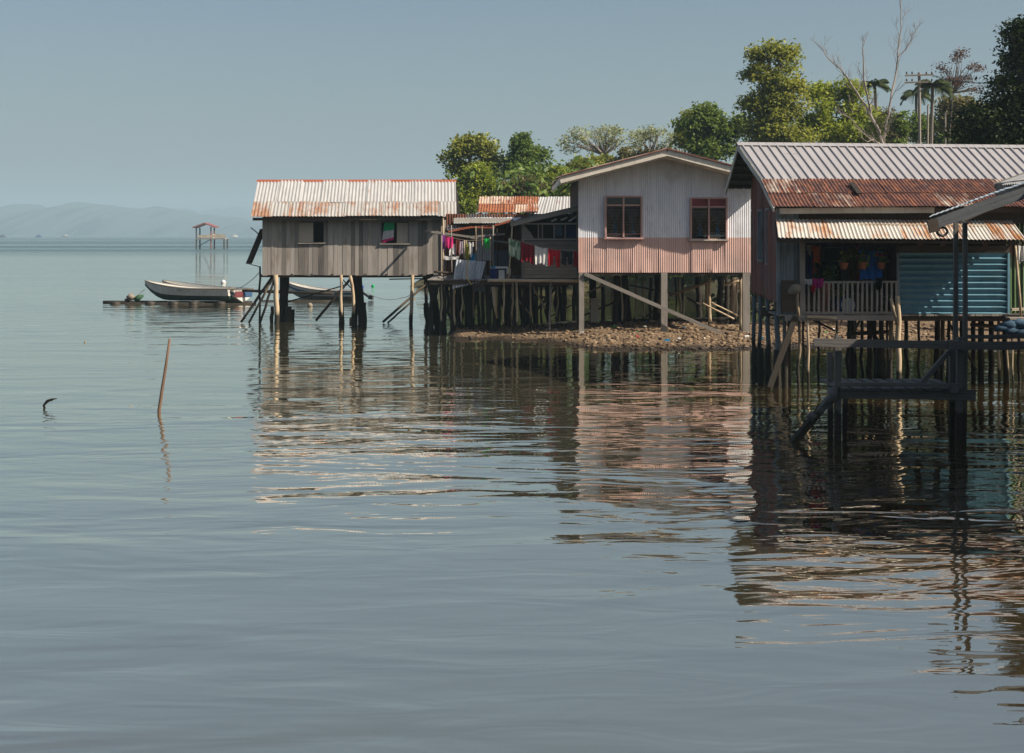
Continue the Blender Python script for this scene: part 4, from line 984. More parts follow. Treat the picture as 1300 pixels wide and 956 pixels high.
    # deck
    part('deck', M['greyboard2'], root, lambda m: [m.bar((W(548, 0, 46).x + .165 * q, 44.9, zf - .06 + random.uniform(-.01, .01)), (W(548, 0, 46).x + .165 * q, 49, zf - .06), .155, .03) for q in range(29)])
    part('edge_pole', M['stilt_pale'], root, lambda m: m.post(W(619, 356, 44.4), W(734, 356.5, 44.4), .05, .06, n=12, wob=.012), smooth=True)
    for y in (357.5,): part('deck_beam', M['darkboard'], root, lambda m: m.bar(W(545, y + 1, 45), W(734, y + 2, 45), .1, .12))
    part('deck_beam', M['darkboard'], root, lambda m: m.bar(W(545, 362, 47.5), W(722, 362, 47.5), .1, .12))
    [part('added_dark_board', M['shadeboard'], root, lambda m: m.bar((x, 49.1 + random.uniform(-.1, .1), -.2), (x + random.uniform(-.35, .35), 49.1, zf), random.uniform(.1, .26), .03)) for x in [W(556, 0, 49).x + .27 * q + random.uniform(-.08, .08) for q in range(17)] if random.random() < .5 and not (-1.5 < x < -.85)]  # more added boards, darkening the gaps under the deck
    # frame poles
    for x0_, y0_, x1_, y1_, w, dd in ((545, 294, 606, 302, 2.8, 46.3), (598, 302, 650, 308.5, 2.4, 46.3), (600, 300.5, 641, 297, 2.6, 46.2)): brace(root, x0_, y0_, x1_, y1_, dd, w, 'greyboard2', name='rail', sq=True)
    for px, y0, w, mt in ((622.5, 301, 1.6, 'stilt_pale'), (626, 286, 2.4, 'greyboard2'), (562.5, 277, 2.0, 'stilt_pale'), (573, 286, 1.6, 'greyboard2'), (604, 287, 1.6, 'stilt'), (612, 287, 1.4, 'stilt'), (631, 290, 1.4, 'stilt_dark')):
        p, q = W(px, y0, 46.1), W(px + .5, 352, 46.1); part('post', M[mt], root, lambda m: m.post(q, p, w * .0255 / 2, n=5, wob=.01), smooth=True)
    p, q = W(650.5, 283, 44.4), W(646, 354, 44.4); part('post', M['stilt_pale'], root, lambda m: m.post(q, p, .025, n=5, wob=.01), smooth=True)
    # stilts below
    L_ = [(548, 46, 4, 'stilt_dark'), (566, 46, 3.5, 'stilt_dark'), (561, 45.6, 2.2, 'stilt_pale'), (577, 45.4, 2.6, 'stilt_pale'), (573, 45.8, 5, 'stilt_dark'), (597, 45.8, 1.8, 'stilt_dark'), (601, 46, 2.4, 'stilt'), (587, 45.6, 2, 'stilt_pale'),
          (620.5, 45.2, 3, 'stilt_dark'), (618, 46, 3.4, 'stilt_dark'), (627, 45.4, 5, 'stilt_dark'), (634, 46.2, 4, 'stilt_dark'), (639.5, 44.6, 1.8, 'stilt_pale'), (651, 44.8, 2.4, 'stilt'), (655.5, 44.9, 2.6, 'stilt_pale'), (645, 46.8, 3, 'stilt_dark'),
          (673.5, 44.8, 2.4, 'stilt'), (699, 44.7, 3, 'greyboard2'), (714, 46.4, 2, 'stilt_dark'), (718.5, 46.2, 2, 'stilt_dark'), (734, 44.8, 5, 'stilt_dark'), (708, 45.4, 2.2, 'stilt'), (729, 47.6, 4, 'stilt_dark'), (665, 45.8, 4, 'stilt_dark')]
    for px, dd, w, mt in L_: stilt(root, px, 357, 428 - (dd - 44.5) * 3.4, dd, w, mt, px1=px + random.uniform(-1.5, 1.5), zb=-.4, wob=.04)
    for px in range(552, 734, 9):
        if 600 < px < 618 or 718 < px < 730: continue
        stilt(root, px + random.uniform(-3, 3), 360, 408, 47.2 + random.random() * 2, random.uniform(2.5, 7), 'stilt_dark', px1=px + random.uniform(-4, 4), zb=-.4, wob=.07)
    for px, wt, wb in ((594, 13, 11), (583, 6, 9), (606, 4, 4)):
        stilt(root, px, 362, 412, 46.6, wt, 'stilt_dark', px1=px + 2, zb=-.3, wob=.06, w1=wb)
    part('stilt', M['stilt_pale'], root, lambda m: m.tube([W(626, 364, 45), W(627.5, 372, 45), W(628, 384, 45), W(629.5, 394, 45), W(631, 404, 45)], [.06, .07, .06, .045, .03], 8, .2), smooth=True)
    for c in ((668, 372, 700, 380, 45.4, 3, 'stilt_dark'), (680, 395, 708, 362, 45.6, 3.4, 'stilt_dark'), (655, 378, 672, 398, 46, 2.5, 'stilt'), (695, 404, 734, 383, 45.6, 1.6, 'stilt_dark'), (560, 375, 590, 361, 46, 2.6, 'stilt_dark'),
              (640, 362, 668, 365, 45.8, 3.5, 'stilt_dark'), (676, 362, 692, 392, 45.2, 2.5, 'stilt'), (556, 352, 572, 357, 45.8, 4, 'greyboard2'), (551, 345, 575, 347, 45.9, 3, 'darkboard')):
        brace(root, *c[:6], c[6])
M['tarp_panel'] = paint('blue grey panel', (.07, .09, .12), dirt=.3)
shack()
m = MB(); m.post(W(683, 412, 45.2), W(733, 408.5, 45.2), .035, .045, n=7, wob=.015); m.build('driftwood_log', M['stilt_pale'], smooth=True, label='thin bleached log on the mud under the deck of the tin shack', cat='log')
# rust roof house behind the shack
def back_house():
    d1, d2 = 51.2, 53.8
    e0, e1, r0, r1 = W(606, 270.5, d1), W(727, 270.5, d1), W(609, 250.5, d2), W(727, 250.5, d2)
    root = thing('back_house', 'low house behind the shack with a half rusted orange, half pale grey tin roof', 'house', ((e0.x + e1.x) / 2, d1, 1.6))
    sp = (683 - 607) / 120
    part('roof', M['roofmid'], root, lambda m: m.roof(r0, r0.lerp(r1, sp), e0.lerp(e1, sp), e0, .1, .013, 5, (0, .5, 1)), label='orange rusted roof half')
    part('roof', M['roofgrey'], root, lambda m: m.roof(r0.lerp(r1, sp), r1, e1 - V((0, 0, .16)), e0.lerp(e1, sp) - V((.25, 0, .16)), .1, .013, 4, (0, 1)), label='pale grey roof half')
    b0, b1 = r0 + V((0, 2.4, -.5)), r1 + V((0, 2.4, -.5)); part('roof', M['roofmid'], root, lambda m: m.roof(r1, r0, b0, b1, .12, .013, 4, (0, 1)))
    part('eave_board', M['fascia'], root, lambda m: m.bar(e0 + V((0, .05, -.09)), e0.lerp(e1, .5) + V((0, .05, -.09)), .04, .12))
    part('wall', M['darkboard'], root, lambda m: m.boards((0, d1 + .3, 0), (1, 0, 0), e0.x + .15, min(e1.x, 2.0), 1.6, e0.z - .1, .2))
    part('wall', M['darkboard'], root, lambda m: m.boards((e0.x + .15, 0, 0), (0, 1, 0), d1 + .32, 56, 1.6, e0.z - .05, .2, N=(-1, 0, 0)))
    for x in (e0.x + .2, -.1, .9, 1.9): part('stilt', M['stilt_dark'], root, lambda m: m.post((x, d1 + .4, -.6), (x, d1 + .4, 1.6), .07))
    part('floor', M['darkboard'], root, lambda m: m.box(e0.x + .15, 2.0, d1 + .3, 56, 1.52, 1.6))
back_house()

# washing
G1 = 'clothes on the line along the deck'; G2 = 'laundry hanging between the grey house and the deck'
a, b = W(651, 303.5, 43.95), W(736, 319.5, 43.95)
m = MB(); m.tube([a.lerp(b, t / 8) + V((0, 0, -.08 * math.sin(math.pi * t / 8))) for t in range(9)], .008, 5); m.build('washing_line', M['rope'], label='thin washing line sloping down to the corner of the white house', cat='washing line')
def lp(px): t = (px - 651) / 85; return a.lerp(b, t) + V((0, 0, -.08 * math.sin(math.pi * t)))
for n_, mt, p0, p1, dr, sh, lab in (('shorts', 'c_pattern', 645.5, 661, .56, 'towel', 'patterned green cloth, leftmost on the washing line along the deck'), ('sarong', 'c_maroon', 661, 678.5, .58, 'towel', 'plain dark maroon cloth between the green and the white one'),
                         ('shirt', 'c_white', 678.8, 695.5, .54, 'towel', 'white shirt hanging on the washing line along the deck'), ('shorts', 'c_redc', 696, 711.5, .52, 'shorts', 'bright red shorts right of the white shirt on the line'),
                         ('trousers', 'c_darkc', 712.5, 727, .44, 'shorts', 'black shorts near the right end of the washing line'), ('shirt', 'c_redc', 728, 735.5, .48, 'towel', 'red cloth at the white house corner, last on the line')):
    cloth(n_, mt, lp(p0) + V((0, -.03, 0)), lp(p1) + V((0, -.03, 0)), dr, lab, 'clothes', G1, sh, .035, 3, .05)
a, b = W(563, 298, 45.9), W(623, 303, 45.9)
m = MB(); m.tube([a.lerp(b, t / 8) + V((0, 0, -.12 * math.sin(math.pi * t / 8))) for t in range(9)], .008, 5); m.build('washing_line', M['rope'], label='short washing line beside the grey wooden house', cat='washing line')
for n_, mt, p0, p1, y, dr, sh, lab in (('towel', 'c_purple', 561.5, 565.5, 298, .5, 'towel', 'narrow purple cloth nearest the grey house'), ('shirt', 'c_pink', 565.5, 575.5, 300.5, .36, 'towel', 'hot pink cloth beside the purple one'),
      ('shirt', 'c_white', 570, 578.5, 309, .36, 'towel', 'white shirt below the hot pink cloth'), ('shirt', 'c_brown', 578, 584, 304, .48, 'towel', 'brown garment between two pale shirts'), ('shirt', 'c_lilac', 583, 588.5, 306, .42, 'towel', 'pinkish white shirt in the bunch of laundry'),
      ('towel', 'c_cream', 588, 593, 304.5, .58, 'towel', 'cream cloth left of the olive strip'), ('towel', 'c_olive', 591.5, 595.5, 309, .58, 'towel', 'narrow olive cloth in the laundry bunch'), ('shirt', 'c_white', 594.5, 601.5, 307, .46, 'shirt', 'white shirt on the right of the laundry bunch'),
      ('towel', 'c_blue', 597.5, 603.5, 322, .3, 'towel', 'blue cloth low on the right of the laundry bunch'), ('shorts', 'c_green', 615, 621.5, 302.5, .34, 'shorts', 'bright green shorts hanging apart from the laundry bunch'),
      ('towel', 'c_white', 563, 583, 324.5, .13, 'towel', 'white cloth heaped on the ledge under the laundry bunch')):
    dd = 45.8 - .02 * (p0 % 7); cloth(n_, mt, W(p0, y, dd), W(p1, y + .3, dd), dr, lab, 'clothes', G2, sh, .025, 2, .08)
# leaning corrugated sheets
m = MB(); m.corr(W(579, 329.5, 45.2), W(617, 332, 45.2), W(610, 358, 44.95), W(574, 367, 44.95), .095, .024)
m.build('corrugated_sheet', M['sheet'], label='shiny corrugated sheet hung slanting below the laundry', cat='metal sheet')
m = MB(); m.bar(W(609, 345, 45.3), W(608, 370, 45.3), .36, .02, up=(0, -1, 0)); m.build('metal_sheet', M['tarp_panel'], label='flat dark grey panel behind the right edge of the corrugated sheet', cat='metal sheet')
m = MB(); m.tube([W(594, 331, 44.98), W(593, 340, 44.93), W(592.5, 349, 44.9), W(594.5, 356, 44.85), W(599, 361.5, 44.8)], .018, 6); m.build('hose', M['terracotta'] if 0 else paint('yellow hose', (.55, .38, .12)), label='yellow hose dangling over the corrugated sheet', cat='hose')
root = thing('laundry_table', 'small table with a white top on the deck edge beside the corrugated sheet', 'table', W(635, 356, 44.9))
part('table_top', M['plastic'], root, lambda m: m.box(W(624, 0, 44.9).x, W(645, 0, 44.9).x, 44.6, 45.1, W(0, 340.5, 44.9).z, W(0, 338.5, 44.9).z))
for px in (625.5, 643.5):
    for yy in (44.65, 45.05): part('leg', M['greyboard2'], root, lambda m: m.bar((W(px, 0, 44.9).x, yy, W(0, 356, 44.9).z), (W(px, 0, 44.9).x, yy, W(0, 340.7, 44.9).z), .04, .04))
m = MB(); m.box(W(633, 0, 44.7).x, W(640.5, 0, 44.7).x, 44.66, 44.9, W(0, 355.5, 44.7).z, W(0, 343, 44.7).z); m.build('water_container', M['plastic'], label='off white container standing under the laundry table', cat='container')
cloth('towel', 'c_navy', W(622, 341, 44.5), W(631.5, 341, 44.5), .42, 'dark purple cloth draped over the left of the laundry table', 'clothes', None, 'towel', .03, 2, .12)
cloth('towel', 'c_white', W(643, 338.5, 44.5), W(648.5, 341, 44.5), .2, 'white cloth hanging off the right end of the laundry table', 'clothes', None, 'towel', .02, 1, .1)
cloth('towel', 'c_blue', W(624, 337.5, 44.5), W(629, 337.5, 44.5), .07, 'small blue rag on top of the laundry table', 'cloth', None, 'towel', .01, 1, .1)
# ================================================================== RIGHT HOUSE WITH THE BLUE WALL AND PORCH
def blue_house():
    d = 29.7; k = d / F
    root = thing('stilt_house', 'long stilt house with ribbed roof, rusty porch roof, balcony and blue boarded wall', 'house', W(1120, 398, d))
    zf = W(0, 398, d).z; xl = W(987, 0, d).x; xr = 12.6
    # main roof
    A, B = W(937, 182, 33.2), V((xr + .6, 33.2, W(937, 182, 33.2).z - .08))
    D, C = W(972, 232.5, 31.0), V((xr + .6, 31.0, W(972, 232.5, 31.0).z - .02))
    E, G = W(921, 240, 35.4), V((xr + .6, 35.4, W(921, 240, 35.4).z))
    def ribbed(m, A, B, C, D, flip=False):
        n = ((B - A).cross(D - A)).normalized()
        if n.z < 0: n = -n
        wd = (C - D).length; cnt = int(wd / .195); P = [[], []]; U = [[], []]
        for i in range(cnt + 1):
            for off, h in ((0, 0), (.03, .0), (.045, .032), (.075, .032), (.09, 0)):
                t = min(1, (i * .195 + off) / wd)
                for r_, q in ((0, A.lerp(B, t)), (1, D.lerp(C, t))):
                    P[r_].append(q + n * h); U[r_].append((t * wd, r_ * (D - A).length))
        if flip: P = [list(reversed(r_)) for r_ in P]
        m.grid([P[1], P[0]], [U[1], U[0]])
        e = n * -.008; m.grid([[p + e for p in P[0]], [p + e for p in P[1]]], U)
    part('roof', M['roofribbed'], root, lambda m: ribbed(m, A, B, C, D)); part('roof', M['roofribbed'], root, lambda m: ribbed(m, A, B, G, E, True))
    part('ridge_cap', M['roofribbed'], root, lambda m: (m.bar(A + V((-.03, -.09, -.015)), B + V((0, -.09, -.015)), .22, .012, up=(0, -.4, 1)), m.bar(A + V((-.03, .09, -.015)), B + V((0, .09, -.015)), .22, .012, up=(0, .4, 1))))
    up = V((0, 0, -.085))
    part('rake_board', M['fascia'], root, lambda m: m.bar(A + up, D + up, .03, .14)); part('rake_board', M['fascia'], root, lambda m: m.bar(A + up, E + up, .03, .14))
    for q in range(6):
        t = (q + .6) / 6.3
        for P0, P1 in ((A, E),): 
            a = P0.lerp(P1, t) + V((.03, 0, -.06)); part('purlin', M['dark'], root, lambda m: m.bar(a, (xl + 1.0, a.y, a.z), .07, .08))
        a = A.lerp(D, t) + V((.03, 0, -.06)); part('purlin', M['dark'], root, lambda m: m.bar(a, (xl + 1.0, a.y, a.z), .07, .08))
    # left gable wall (skewed), from front corner to the back corner
    p0 = V((W(982, 0, 30.4).x + .03, 30.4, 0)); p1 = V((W(954, 0, 34.9).x, 34.9, 0)); U = (p1 - p0).normalized(); Lw = (p1 - p0).length
    def ztop(u):
        y = (p0 + U * u).y
        return (A.z - (33.2 - y) * (A.z - D.z) / 2.2 if y < 33.2 else A.z - (y - 33.2) * (A.z - E.z) / 2.2) - .05
    wz = 1.85
    uo = []
    for a, b, y0, y1 in ((.55, 1.15, 2.55, 3.75), (2.0, 2.7, 2.6, 3.75)): uo.append((a, b, y0, y1))
    NL = V((-U.y, U.x, 0))
    part('wall', M['maroonboard'], root, lambda m: m.boards(p0, U, 0, Lw, wz, lambda u: min(ztop(u), 5.3), .21, .02, uo, N=NL, jz=.12, jd=.012), label='maroon board gable wall facing left')
    for a, b, z0, z1 in uo:
        q = lambda u, z, o=.03: V((p0.x + U.x * u + NL.x * o, p0.y + U.y * u + NL.y * o, z))
        fr = part('window', M['bluegrey'], root, lambda m: [m.bar(q(a, z0 - .03), q(a, z1 + .03), .06, .05), m.bar(q(b, z0 - .03), q(b, z1 + .03), .06, .05), m.bar(q(a, z0), q(b, z0), .05, .05), m.bar(q(a, z1), q(b, z1), .05, .05), m.bar(q((a + b) / 2, z0), q((a + b) / 2, z1), .035, .035)])
        part('pane', M['glass'], fr, lambda m: m.bar(q(a, (z0 + z1) / 2, -.03), q(b, (z0 + z1) / 2, -.03), .01, z1 - z0))
    part('wall', M['greenwall'], root, lambda m: m.corrwall((0, 34.9, 0), (1, 0, 0), p1.x, xr, zf, E.z - .05, .09, .012, N=(0, 1, 0)))
    part('wall', M['greenwall'], root, lambda m: m.corrwall((xr, 0, 0), (0, 1, 0), d, 34.9, zf, 4.2, .09, .012, N=(1, 0, 0)))
    part('ceiling', M['dark'], root, lambda m: m.box(xl + .6, xr, 31.0, 34.9, 4.22, 4.26))
    # rusty porch roof
    r0, r1 = W(966, 229, 31.15), V((xr + .4, 31.15, W(0, 229.5, 31.15).z)); e0, e1 = W(983, 264, 29.25), V((xr + .4, 29.25, W(0, 263.2, 29.25).z))
    part('porch_roof', M['roofrust'], root, lambda m: m.roof(r0, r1, e1, e0, .0762, .011, 9, (0, .52, 1), sag=.004))
    part('porch_roof_edge', M['fascia'], root, lambda m: m.bar(r0 + V((0, 0, -.04)), e0 + V((-.01, 0, -.04)), .03, .09))
    part('eave_board', M['fascia'], root, lambda m: m.bar((W(990, 0, 29.45).x, 29.45, W(0, 268, 29.45).z), (W(1186, 0, 29.45).x, 29.45, W(0, 266.8, 29.45).z), .035, .12))
    part('eave_board', M['darkboard'], root, lambda m: m.bar((W(1187, 0, 29.47).x, 29.47, W(0, 267, 29.45).z), (xr, 29.47, W(0, 267, 29.45).z), .035, .11))
    part('loose_board', M['dark'], root, lambda m: m.bar(W(1081, 236, 30.65) + V((0, 0, .07)), W(1091, 250, 29.95) + V((0, 0, .07)), .10, .03), label='short dark board lying on the rusty porch roof')
    # header above the porch
    part('header', M['darkboard'], root, lambda m: m.box(xl, xr, d + .02, d + .06, 3.42, 3.74))
    # awning
    t0, t1 = W(985, 279.5, 29.6), W(1284, 281.5, 29.6); b0, b1 = W(988, 303, 28.65), W(1302, 305.5, 28.65)
    part('awning', M['awning'], root, lambda m: m.roof(t0, t1, b1, b0, .078, .012, 8, (0, 1), sag=.01))
    for q in range(7):
        t = q / 6; a = t0.lerp(t1, t) + V((0, .02, -.05)); b = b0.lerp(b1, t) + V((0, .08, -.05)); part('rafter', M['dark'], root, lambda m: m.bar(a, b, .045, .06))
    part('batten', M['darkboard'], root, lambda m: m.bar(b0 + V((.02, .1, -.05)), b1 + V((-.05, .1, -.05)), .04, .05))
    part('batten', M['stilt_pale'], root, lambda m: m.bar(t0.lerp(t1, .34) + V((0, -.3, -.07)), t0.lerp(t1, .87) + V((0, -.33, -.07)), .02, .02))
    # corner and the grey blue plank front
    part('corner_trim', M['bluegrey'], root, lambda m: m.bar((xl + .02, d - .04, zf - .02), (xl + .0, d - .04, 3.74), .075, .05))
    part('wall', M['bluegrey'], root, lambda m: m.boards((0, d, 0), (1, 0, 0), xl + .05, W(1014, 0, d).x, zf, 3.74, .085, .02, jd=.02))
    part('wall', M['maroonboard'], root, lambda m: m.boards((xl + .02, 0, 0), (0, 1, 0), d + .06, 31.0, zf + .25, 3.74, .16, .02, N=(-1, 0, 0)))
    part('porch_post', M['rail'], root, lambda m: m.bar((W(1018, 0, d).x, d - .06, zf - .1), (W(1018, 0, d).x, d - .06, 3.4), .11, .09))
    part('panel', M['darkboard'], root, lambda m: m.bar(W(992, 376, 29.55), W(1012, 376, 29.55), .02, .66), label='dark wooden panel leaning at the porch corner')
    # porch recess
    px0, px1 = W(1022, 0, d).x, W(1139, 0, d).x
    part('floor', M['greyboard2'], root, lambda m: ([m.bar((xl + .1 + .17 * q, d - .12, zf - .03), (xl + .1 + .17 * q, 30.9, zf - .03), .16, .035) for q in range(int((xr - xl) / .17))],
        [m.bar((6.05 + .17 * q, 30.95, 1.9), (6.05 + .17 * q, 34.8, 1.9), .16, .035) for q in range(int((xr - 6.1) / .17))]))
    part('wall', M['greyboard'], root, lambda m: m.boards((0, d + 1.9, 0), (1, 0, 0), px0 - .3, px1 + .3, zf, 3.8, .18, .02))
    part('wall', M['darkboard'], root, lambda m: m.boards((px1 + .05, 0, 0), (0, 1, 0), d + .06, d + 1.9, zf, 3.7, .18, .02, N=(-1, 0, 0)))
    part('doorway', M['black'], root, lambda m: m.box(W(1046, 0, d + 1.85).x, W(1068, 0, d + 1.85).x, d + 1.86, d + 1.875, zf, zf + 1.75))  # black sheet painting the darkness of the open doorway
    part('curtain', M['c_olive'], root, lambda m: m.corr(W(1078, 310, d + 1.8), W(1087, 310, d + 1.8), W(1087, 362, d + 1.8), W(1078, 362, d + 1.8), .06, .015))
    part('curtain', M['c_orange'], root, lambda m: m.corr(W(1087, 310, d + 1.78), W(1093, 310, d + 1.78), W(1093, 358, d + 1.78), W(1087, 358, d + 1.78), .05, .012), label='orange curtain strip')
    rl = part('railing', M['rail'], root, lambda m: (m.bar((px0, d - .09, W(0, 358, d).z), (px1, d - .09, W(0, 357.5, d).z), .06, .045), m.bar((px0 - .2, d - .1, zf + .02), (px1 + .0, d - .1, zf + .02), .05, .05)))
    for q in range(19):
        x = px0 + .06 + q * (px1 - px0 - .08) / 18.3 + random.uniform(-.008, .008); part('baluster', M['rail'], rl, lambda m: m.bar((x, d - .12, zf + .02), (x + random.uniform(-.01, .01), d - .12, W(0, 357, d).z), .042, .02))
    part('floor_beam', M['rail'], root, lambda m: m.bar((W(995, 0, d).x, d - .15, zf - .09), (W(1137, 0, d).x, d - .15, zf - .09), .06, .10))
    part('floor_beam', M['darkboard'], root, lambda m: m.bar((px1, d - .0, zf - .09), (xr, d - .0, zf - .09), .08, .12))
    part('floor_beam', M['darkboard'], root, lambda m: m.bar((xl, d + 2, zf - .1), (xr, d + 2, zf - .1), .1, .14))
    # blue lap boarded wall
    bx0, bx1 = W(1141, 0, d).x, W(1278, 0, d).x; zt = W(0, 321, d).z
    def lap(m):
        n = 10; h = (zt - zf) / n
        for q in range(n):
            z0 = zf + q * h; L = 12; P = [[], []]
            hi, lo, lip = d - .055, d - .004, d - .075; zm = z0 + h * .30
            m.face([(bx0, lo, zm), (bx1, lo, zm), (bx1, hi, z0 + h), (bx0, hi, z0 + h)], [(0, zm), (2, zm), (2, z0 + h), (0, z0 + h)])
            m.face([(bx0, lip, z0 + .004), (bx1, lip, z0 + .004), (bx1, lo, zm), (bx0, lo, zm)], [(0, z0), (2, z0), (2, zm), (0, zm)])
            m.face([(bx0, lip + .03, z0), (bx1, lip + .03, z0), (bx1, lip, z0 + .004), (bx0, lip, z0 + .004)])
        m.face([(bx0, d + .01, zf), (bx0, d + .01, zt), (bx1, d + .01, zt), (bx1, d + .01, zf)])
    part('wall', M['bluewall'], root, lap, label='teal blue horizontal board wall under the awning')
    part('wall_header', M['darkboard'], root, lambda m: m.bar((bx0 - .05, d - .02, W(0, 316, d).z), (bx1 + .05, d - .02, W(0, 316, d).z), .06, .15))
    for px in (1196, 1168, 1250): part('header_block', M['maroonboard'], root, lambda m: m.box(W(px, 0, d).x - .06, W(px, 0, d).x + .06, d - .05, d, W(0, 312, d).z, W(0, 304, d).z))
    part('wall_frame', M['bluegrey'], root, lambda m: m.bar((bx0 - .03, d - .05, zf), (bx0 - .03, d - .05, zt), .05, .06))
    part('wall_frame', M['bluewall'], root, lambda m: m.bar((bx1 + .02, d - .05, zf), (bx1 + .02, d - .05, zt), .05, .06))
    part('wall', M['greenwall'], root, lambda m: m.corrwall((0, d + .16, 0), (1, 0, 0), bx1 + .04, xr, zf - .0, 3.75, .09, .014), label='dark green corrugated wall right of the blue boards')
    part('partition', M['dark'], root, lambda m: m.box(bx0, xr - .1, d + .9, d + .93, zf, 3.7))
    a = W(1289, 312, 29.2); part('porch_post', M['stilt_pale'], root, lambda m: m.post(W(1296, 402, 29.2), a, .03, .028, n=6, wob=.02), smooth=True)
    part('ledge', M['rail'], root, lambda m: m.bar(W(1279, 404, 29.3), W(1330, 404, 29.3), .3, .04)); part('ledge', M['plywood'], root, lambda m: m.bar(W(1284, 393, 29.5), W(1330, 391, 29.5), .1, .05))
    # stilts
    for px, y0, w, dd, mt in ((958, 376, 5, 34.3, 'stilt_blue'), (965.5, 376, 5, 33.2, 'stilt_blue'), (974.5, 378, 5.5, 32.0, 'stilt_blue'), (986.5, 396, 7, 30.0, 'stilt_blue'), (996, 396, 5, 30.0, 'stilt_blue')):
        stilt(root, px, y0, 486, dd, w, mt, zb=-.5)
        z = W(0, 442 if dd > 31 else 444, dd); part('stilt_footing', M['stilt_dark'], root, lambda m: m.post((W(px, 0, dd).x, dd - .02, -.5), (W(px, 0, dd).x, dd - .02, max(.35, z.z)), (w + 4) * dd / F / 2, (w + 2.5) * dd / F / 2, n=5, wob=.01), smooth=True)
    part('brace', M['stilt_dark'], root, lambda m: m.bar(W(1010, 402, 29.5), W(977, 492, 29.2), .12, .08), label='thick plank leaning from the porch beam into the water')  # dark wood chosen to paint in the shade on this plank
    for px, y0, w, dd, mt in ((1001.5, 400, 4.5, 30.2, 'stilt_dark'), (1014, 404, 3.8, 29.7, 'stilt'), (1020, 405, 3, 30.3, 'stilt_dark'), (1026, 401, 3.4, 29.5, 'stilt_pale'), (1078, 402, 4.5, 31.6, 'stilt_dark'), (1086, 402, 3, 31.8, 'stilt'), (1094, 402, 4, 32.2, 'stilt_dark'), (1102, 402, 3, 31.6, 'stilt_dark'),
                              (1110, 402, 5, 31.2, 'stilt_dark'), (1119, 402, 7, 31.0, 'stilt_dark'), (1126, 402, 3, 30.6, 'stilt_dark'), (1132, 400, 5, 30.0, 'stilt'), (1166, 404, 3.4, 30.6, 'stilt_dark'), (1190, 402, 7, 31.6, 'stilt_dark'), (1197, 402, 5, 31.2, 'stilt'), (1205, 404, 4, 31, 'stilt_dark'), (1212, 404, 6, 32, 'stilt_dark'),
                              (1236, 404, 6, 31.8, 'stilt_dark'), (1246, 404, 8, 31.4, 'stilt_dark'), (1258, 404, 7, 31.6, 'stilt_dark'), (1268, 404, 4, 30.4, 'stilt_pale'), (1276, 404, 7, 31.2, 'stilt_dark'), (1279, 404, 2.6, 29.8, 'stilt_pale'), (1285, 404, 2.4, 29.6, 'stilt_pale'), (1083, 402, 8, 33, 'stilt_dark'), (1105, 402, 7, 33.2, 'stilt_dark'),
                              (1150, 402, 5, 34, 'stilt_dark'), (1222, 402, 7, 33.5, 'stilt_dark'), (1040, 402, 3, 34.2, 'stilt_dark'), (1062, 402, 3, 34.4, 'stilt'), (1293, 404, 4, 31, 'stilt_dark'), (1310, 404, 6, 31, 'stilt_dark'), (1330, 404, 6, 30, 'stilt_dark')):
        stilt(root, px, y0, 480, dd, w, mt, px1=px + random.uniform(-1.5, 1.5), zb=-.6)
    part('stilt_footing', M['stilt_dark'], root, lambda m: m.post(W(1119, 480, 31), W(1117, 432, 31), .12, .10, wob=.02), smooth=True)
    part('brace', M['stilt_pale'], root, lambda m: m.bar(W(1024.5, 402, 29.45), W(1062, 403, 29.45), .04, .05))
    part('stilt', M['stilt_pale'], root, lambda m: m.tube([W(1139, 376, 29.3), W(1140, 390, 29.3), W(1141, 408, 29.35), W(1139.5, 430, 29.4), W(1141.5, 455, 29.4), W(1141, 492, 29.4), W(1141, 510, 29.4)], [.045, .05, .055, .06, .055, .06, .06], 8, .15), smooth=True)
    part('branch_fork', M['stilt_pale'], root, lambda m: m.tube([W(1131, 378, 29.3), W(1133, 388, 29.3), W(1137.5, 402, 29.35), W(1140, 412, 29.35)], [.03, .04, .045, .05], 7, .1), smooth=True)
    for c in ((1094, 402, 1078, 436, 31.5, 3, 'stilt'), (1100, 405, 1120, 440, 31.4, 3, 'stilt_dark'), (1030, 405, 1060, 420, 33, 2.5, 'stilt_dark'), (1205, 410, 1240, 470, 31, 3, 'stilt_dark'), (1128, 402, 1136, 446, 30.3, 4, 'stilt'), (1075, 424, 1130, 421, 31.2, 5, 'darkboard'), (1232, 412, 1282, 416, 31, 5, 'darkboard')):
        brace(root, *c[:6], c[6])
blue_house()
# things on the porch
d = 29.7
def pot(px, py, dd, label, flower=None, s=1.0):
    top = W(px, py, dd); root = thing('potted_plant', label, 'potted plant', (top.x, dd, top.z - .13 * s), 'potted plants hanging on the balcony')
    part('pot', M['terracotta'], root, lambda m: m.tube([(top.x, dd, top.z - .13 * s), (top.x, dd, top.z - .11 * s), (top.x, dd, top.z), (top.x, dd, top.z + .015)], [.055 * s, .065 * s, .095 * s, .1 * s], 12), smooth=True)
    c = np.array([top.x, dd, top.z + .11]) + rng.normal(0, 1, (60, 3)) * np.array([.07, .06, .075]) * s
    v, f = leaves(c, .05 * s); raw_mesh('foliage', v, f, M['leaf_c'], root)
    part('hanger', M['wire'], root, lambda m: [m.tube([(top.x + q, dd, top.z), (top.x, dd, top.z + .55)], .005, 4) for q in (-.09, .09)])
    if flower:
        v, f = leaves(np.array([top.x - .03, dd - .1, top.z + .17]) + rng.normal(0, 1, (16, 3)) * np.array([.06, .02, .012]), .03); raw_mesh('flower', v, f, M['c_pink'], root)
pot(1071, 334, 29.95, 'leftmost hanging potted plant on the balcony, against the dark doorway', s=1.05)
pot(1095, 334, 29.9, 'hanging potted plant in front of the left edge of the blue sheet')
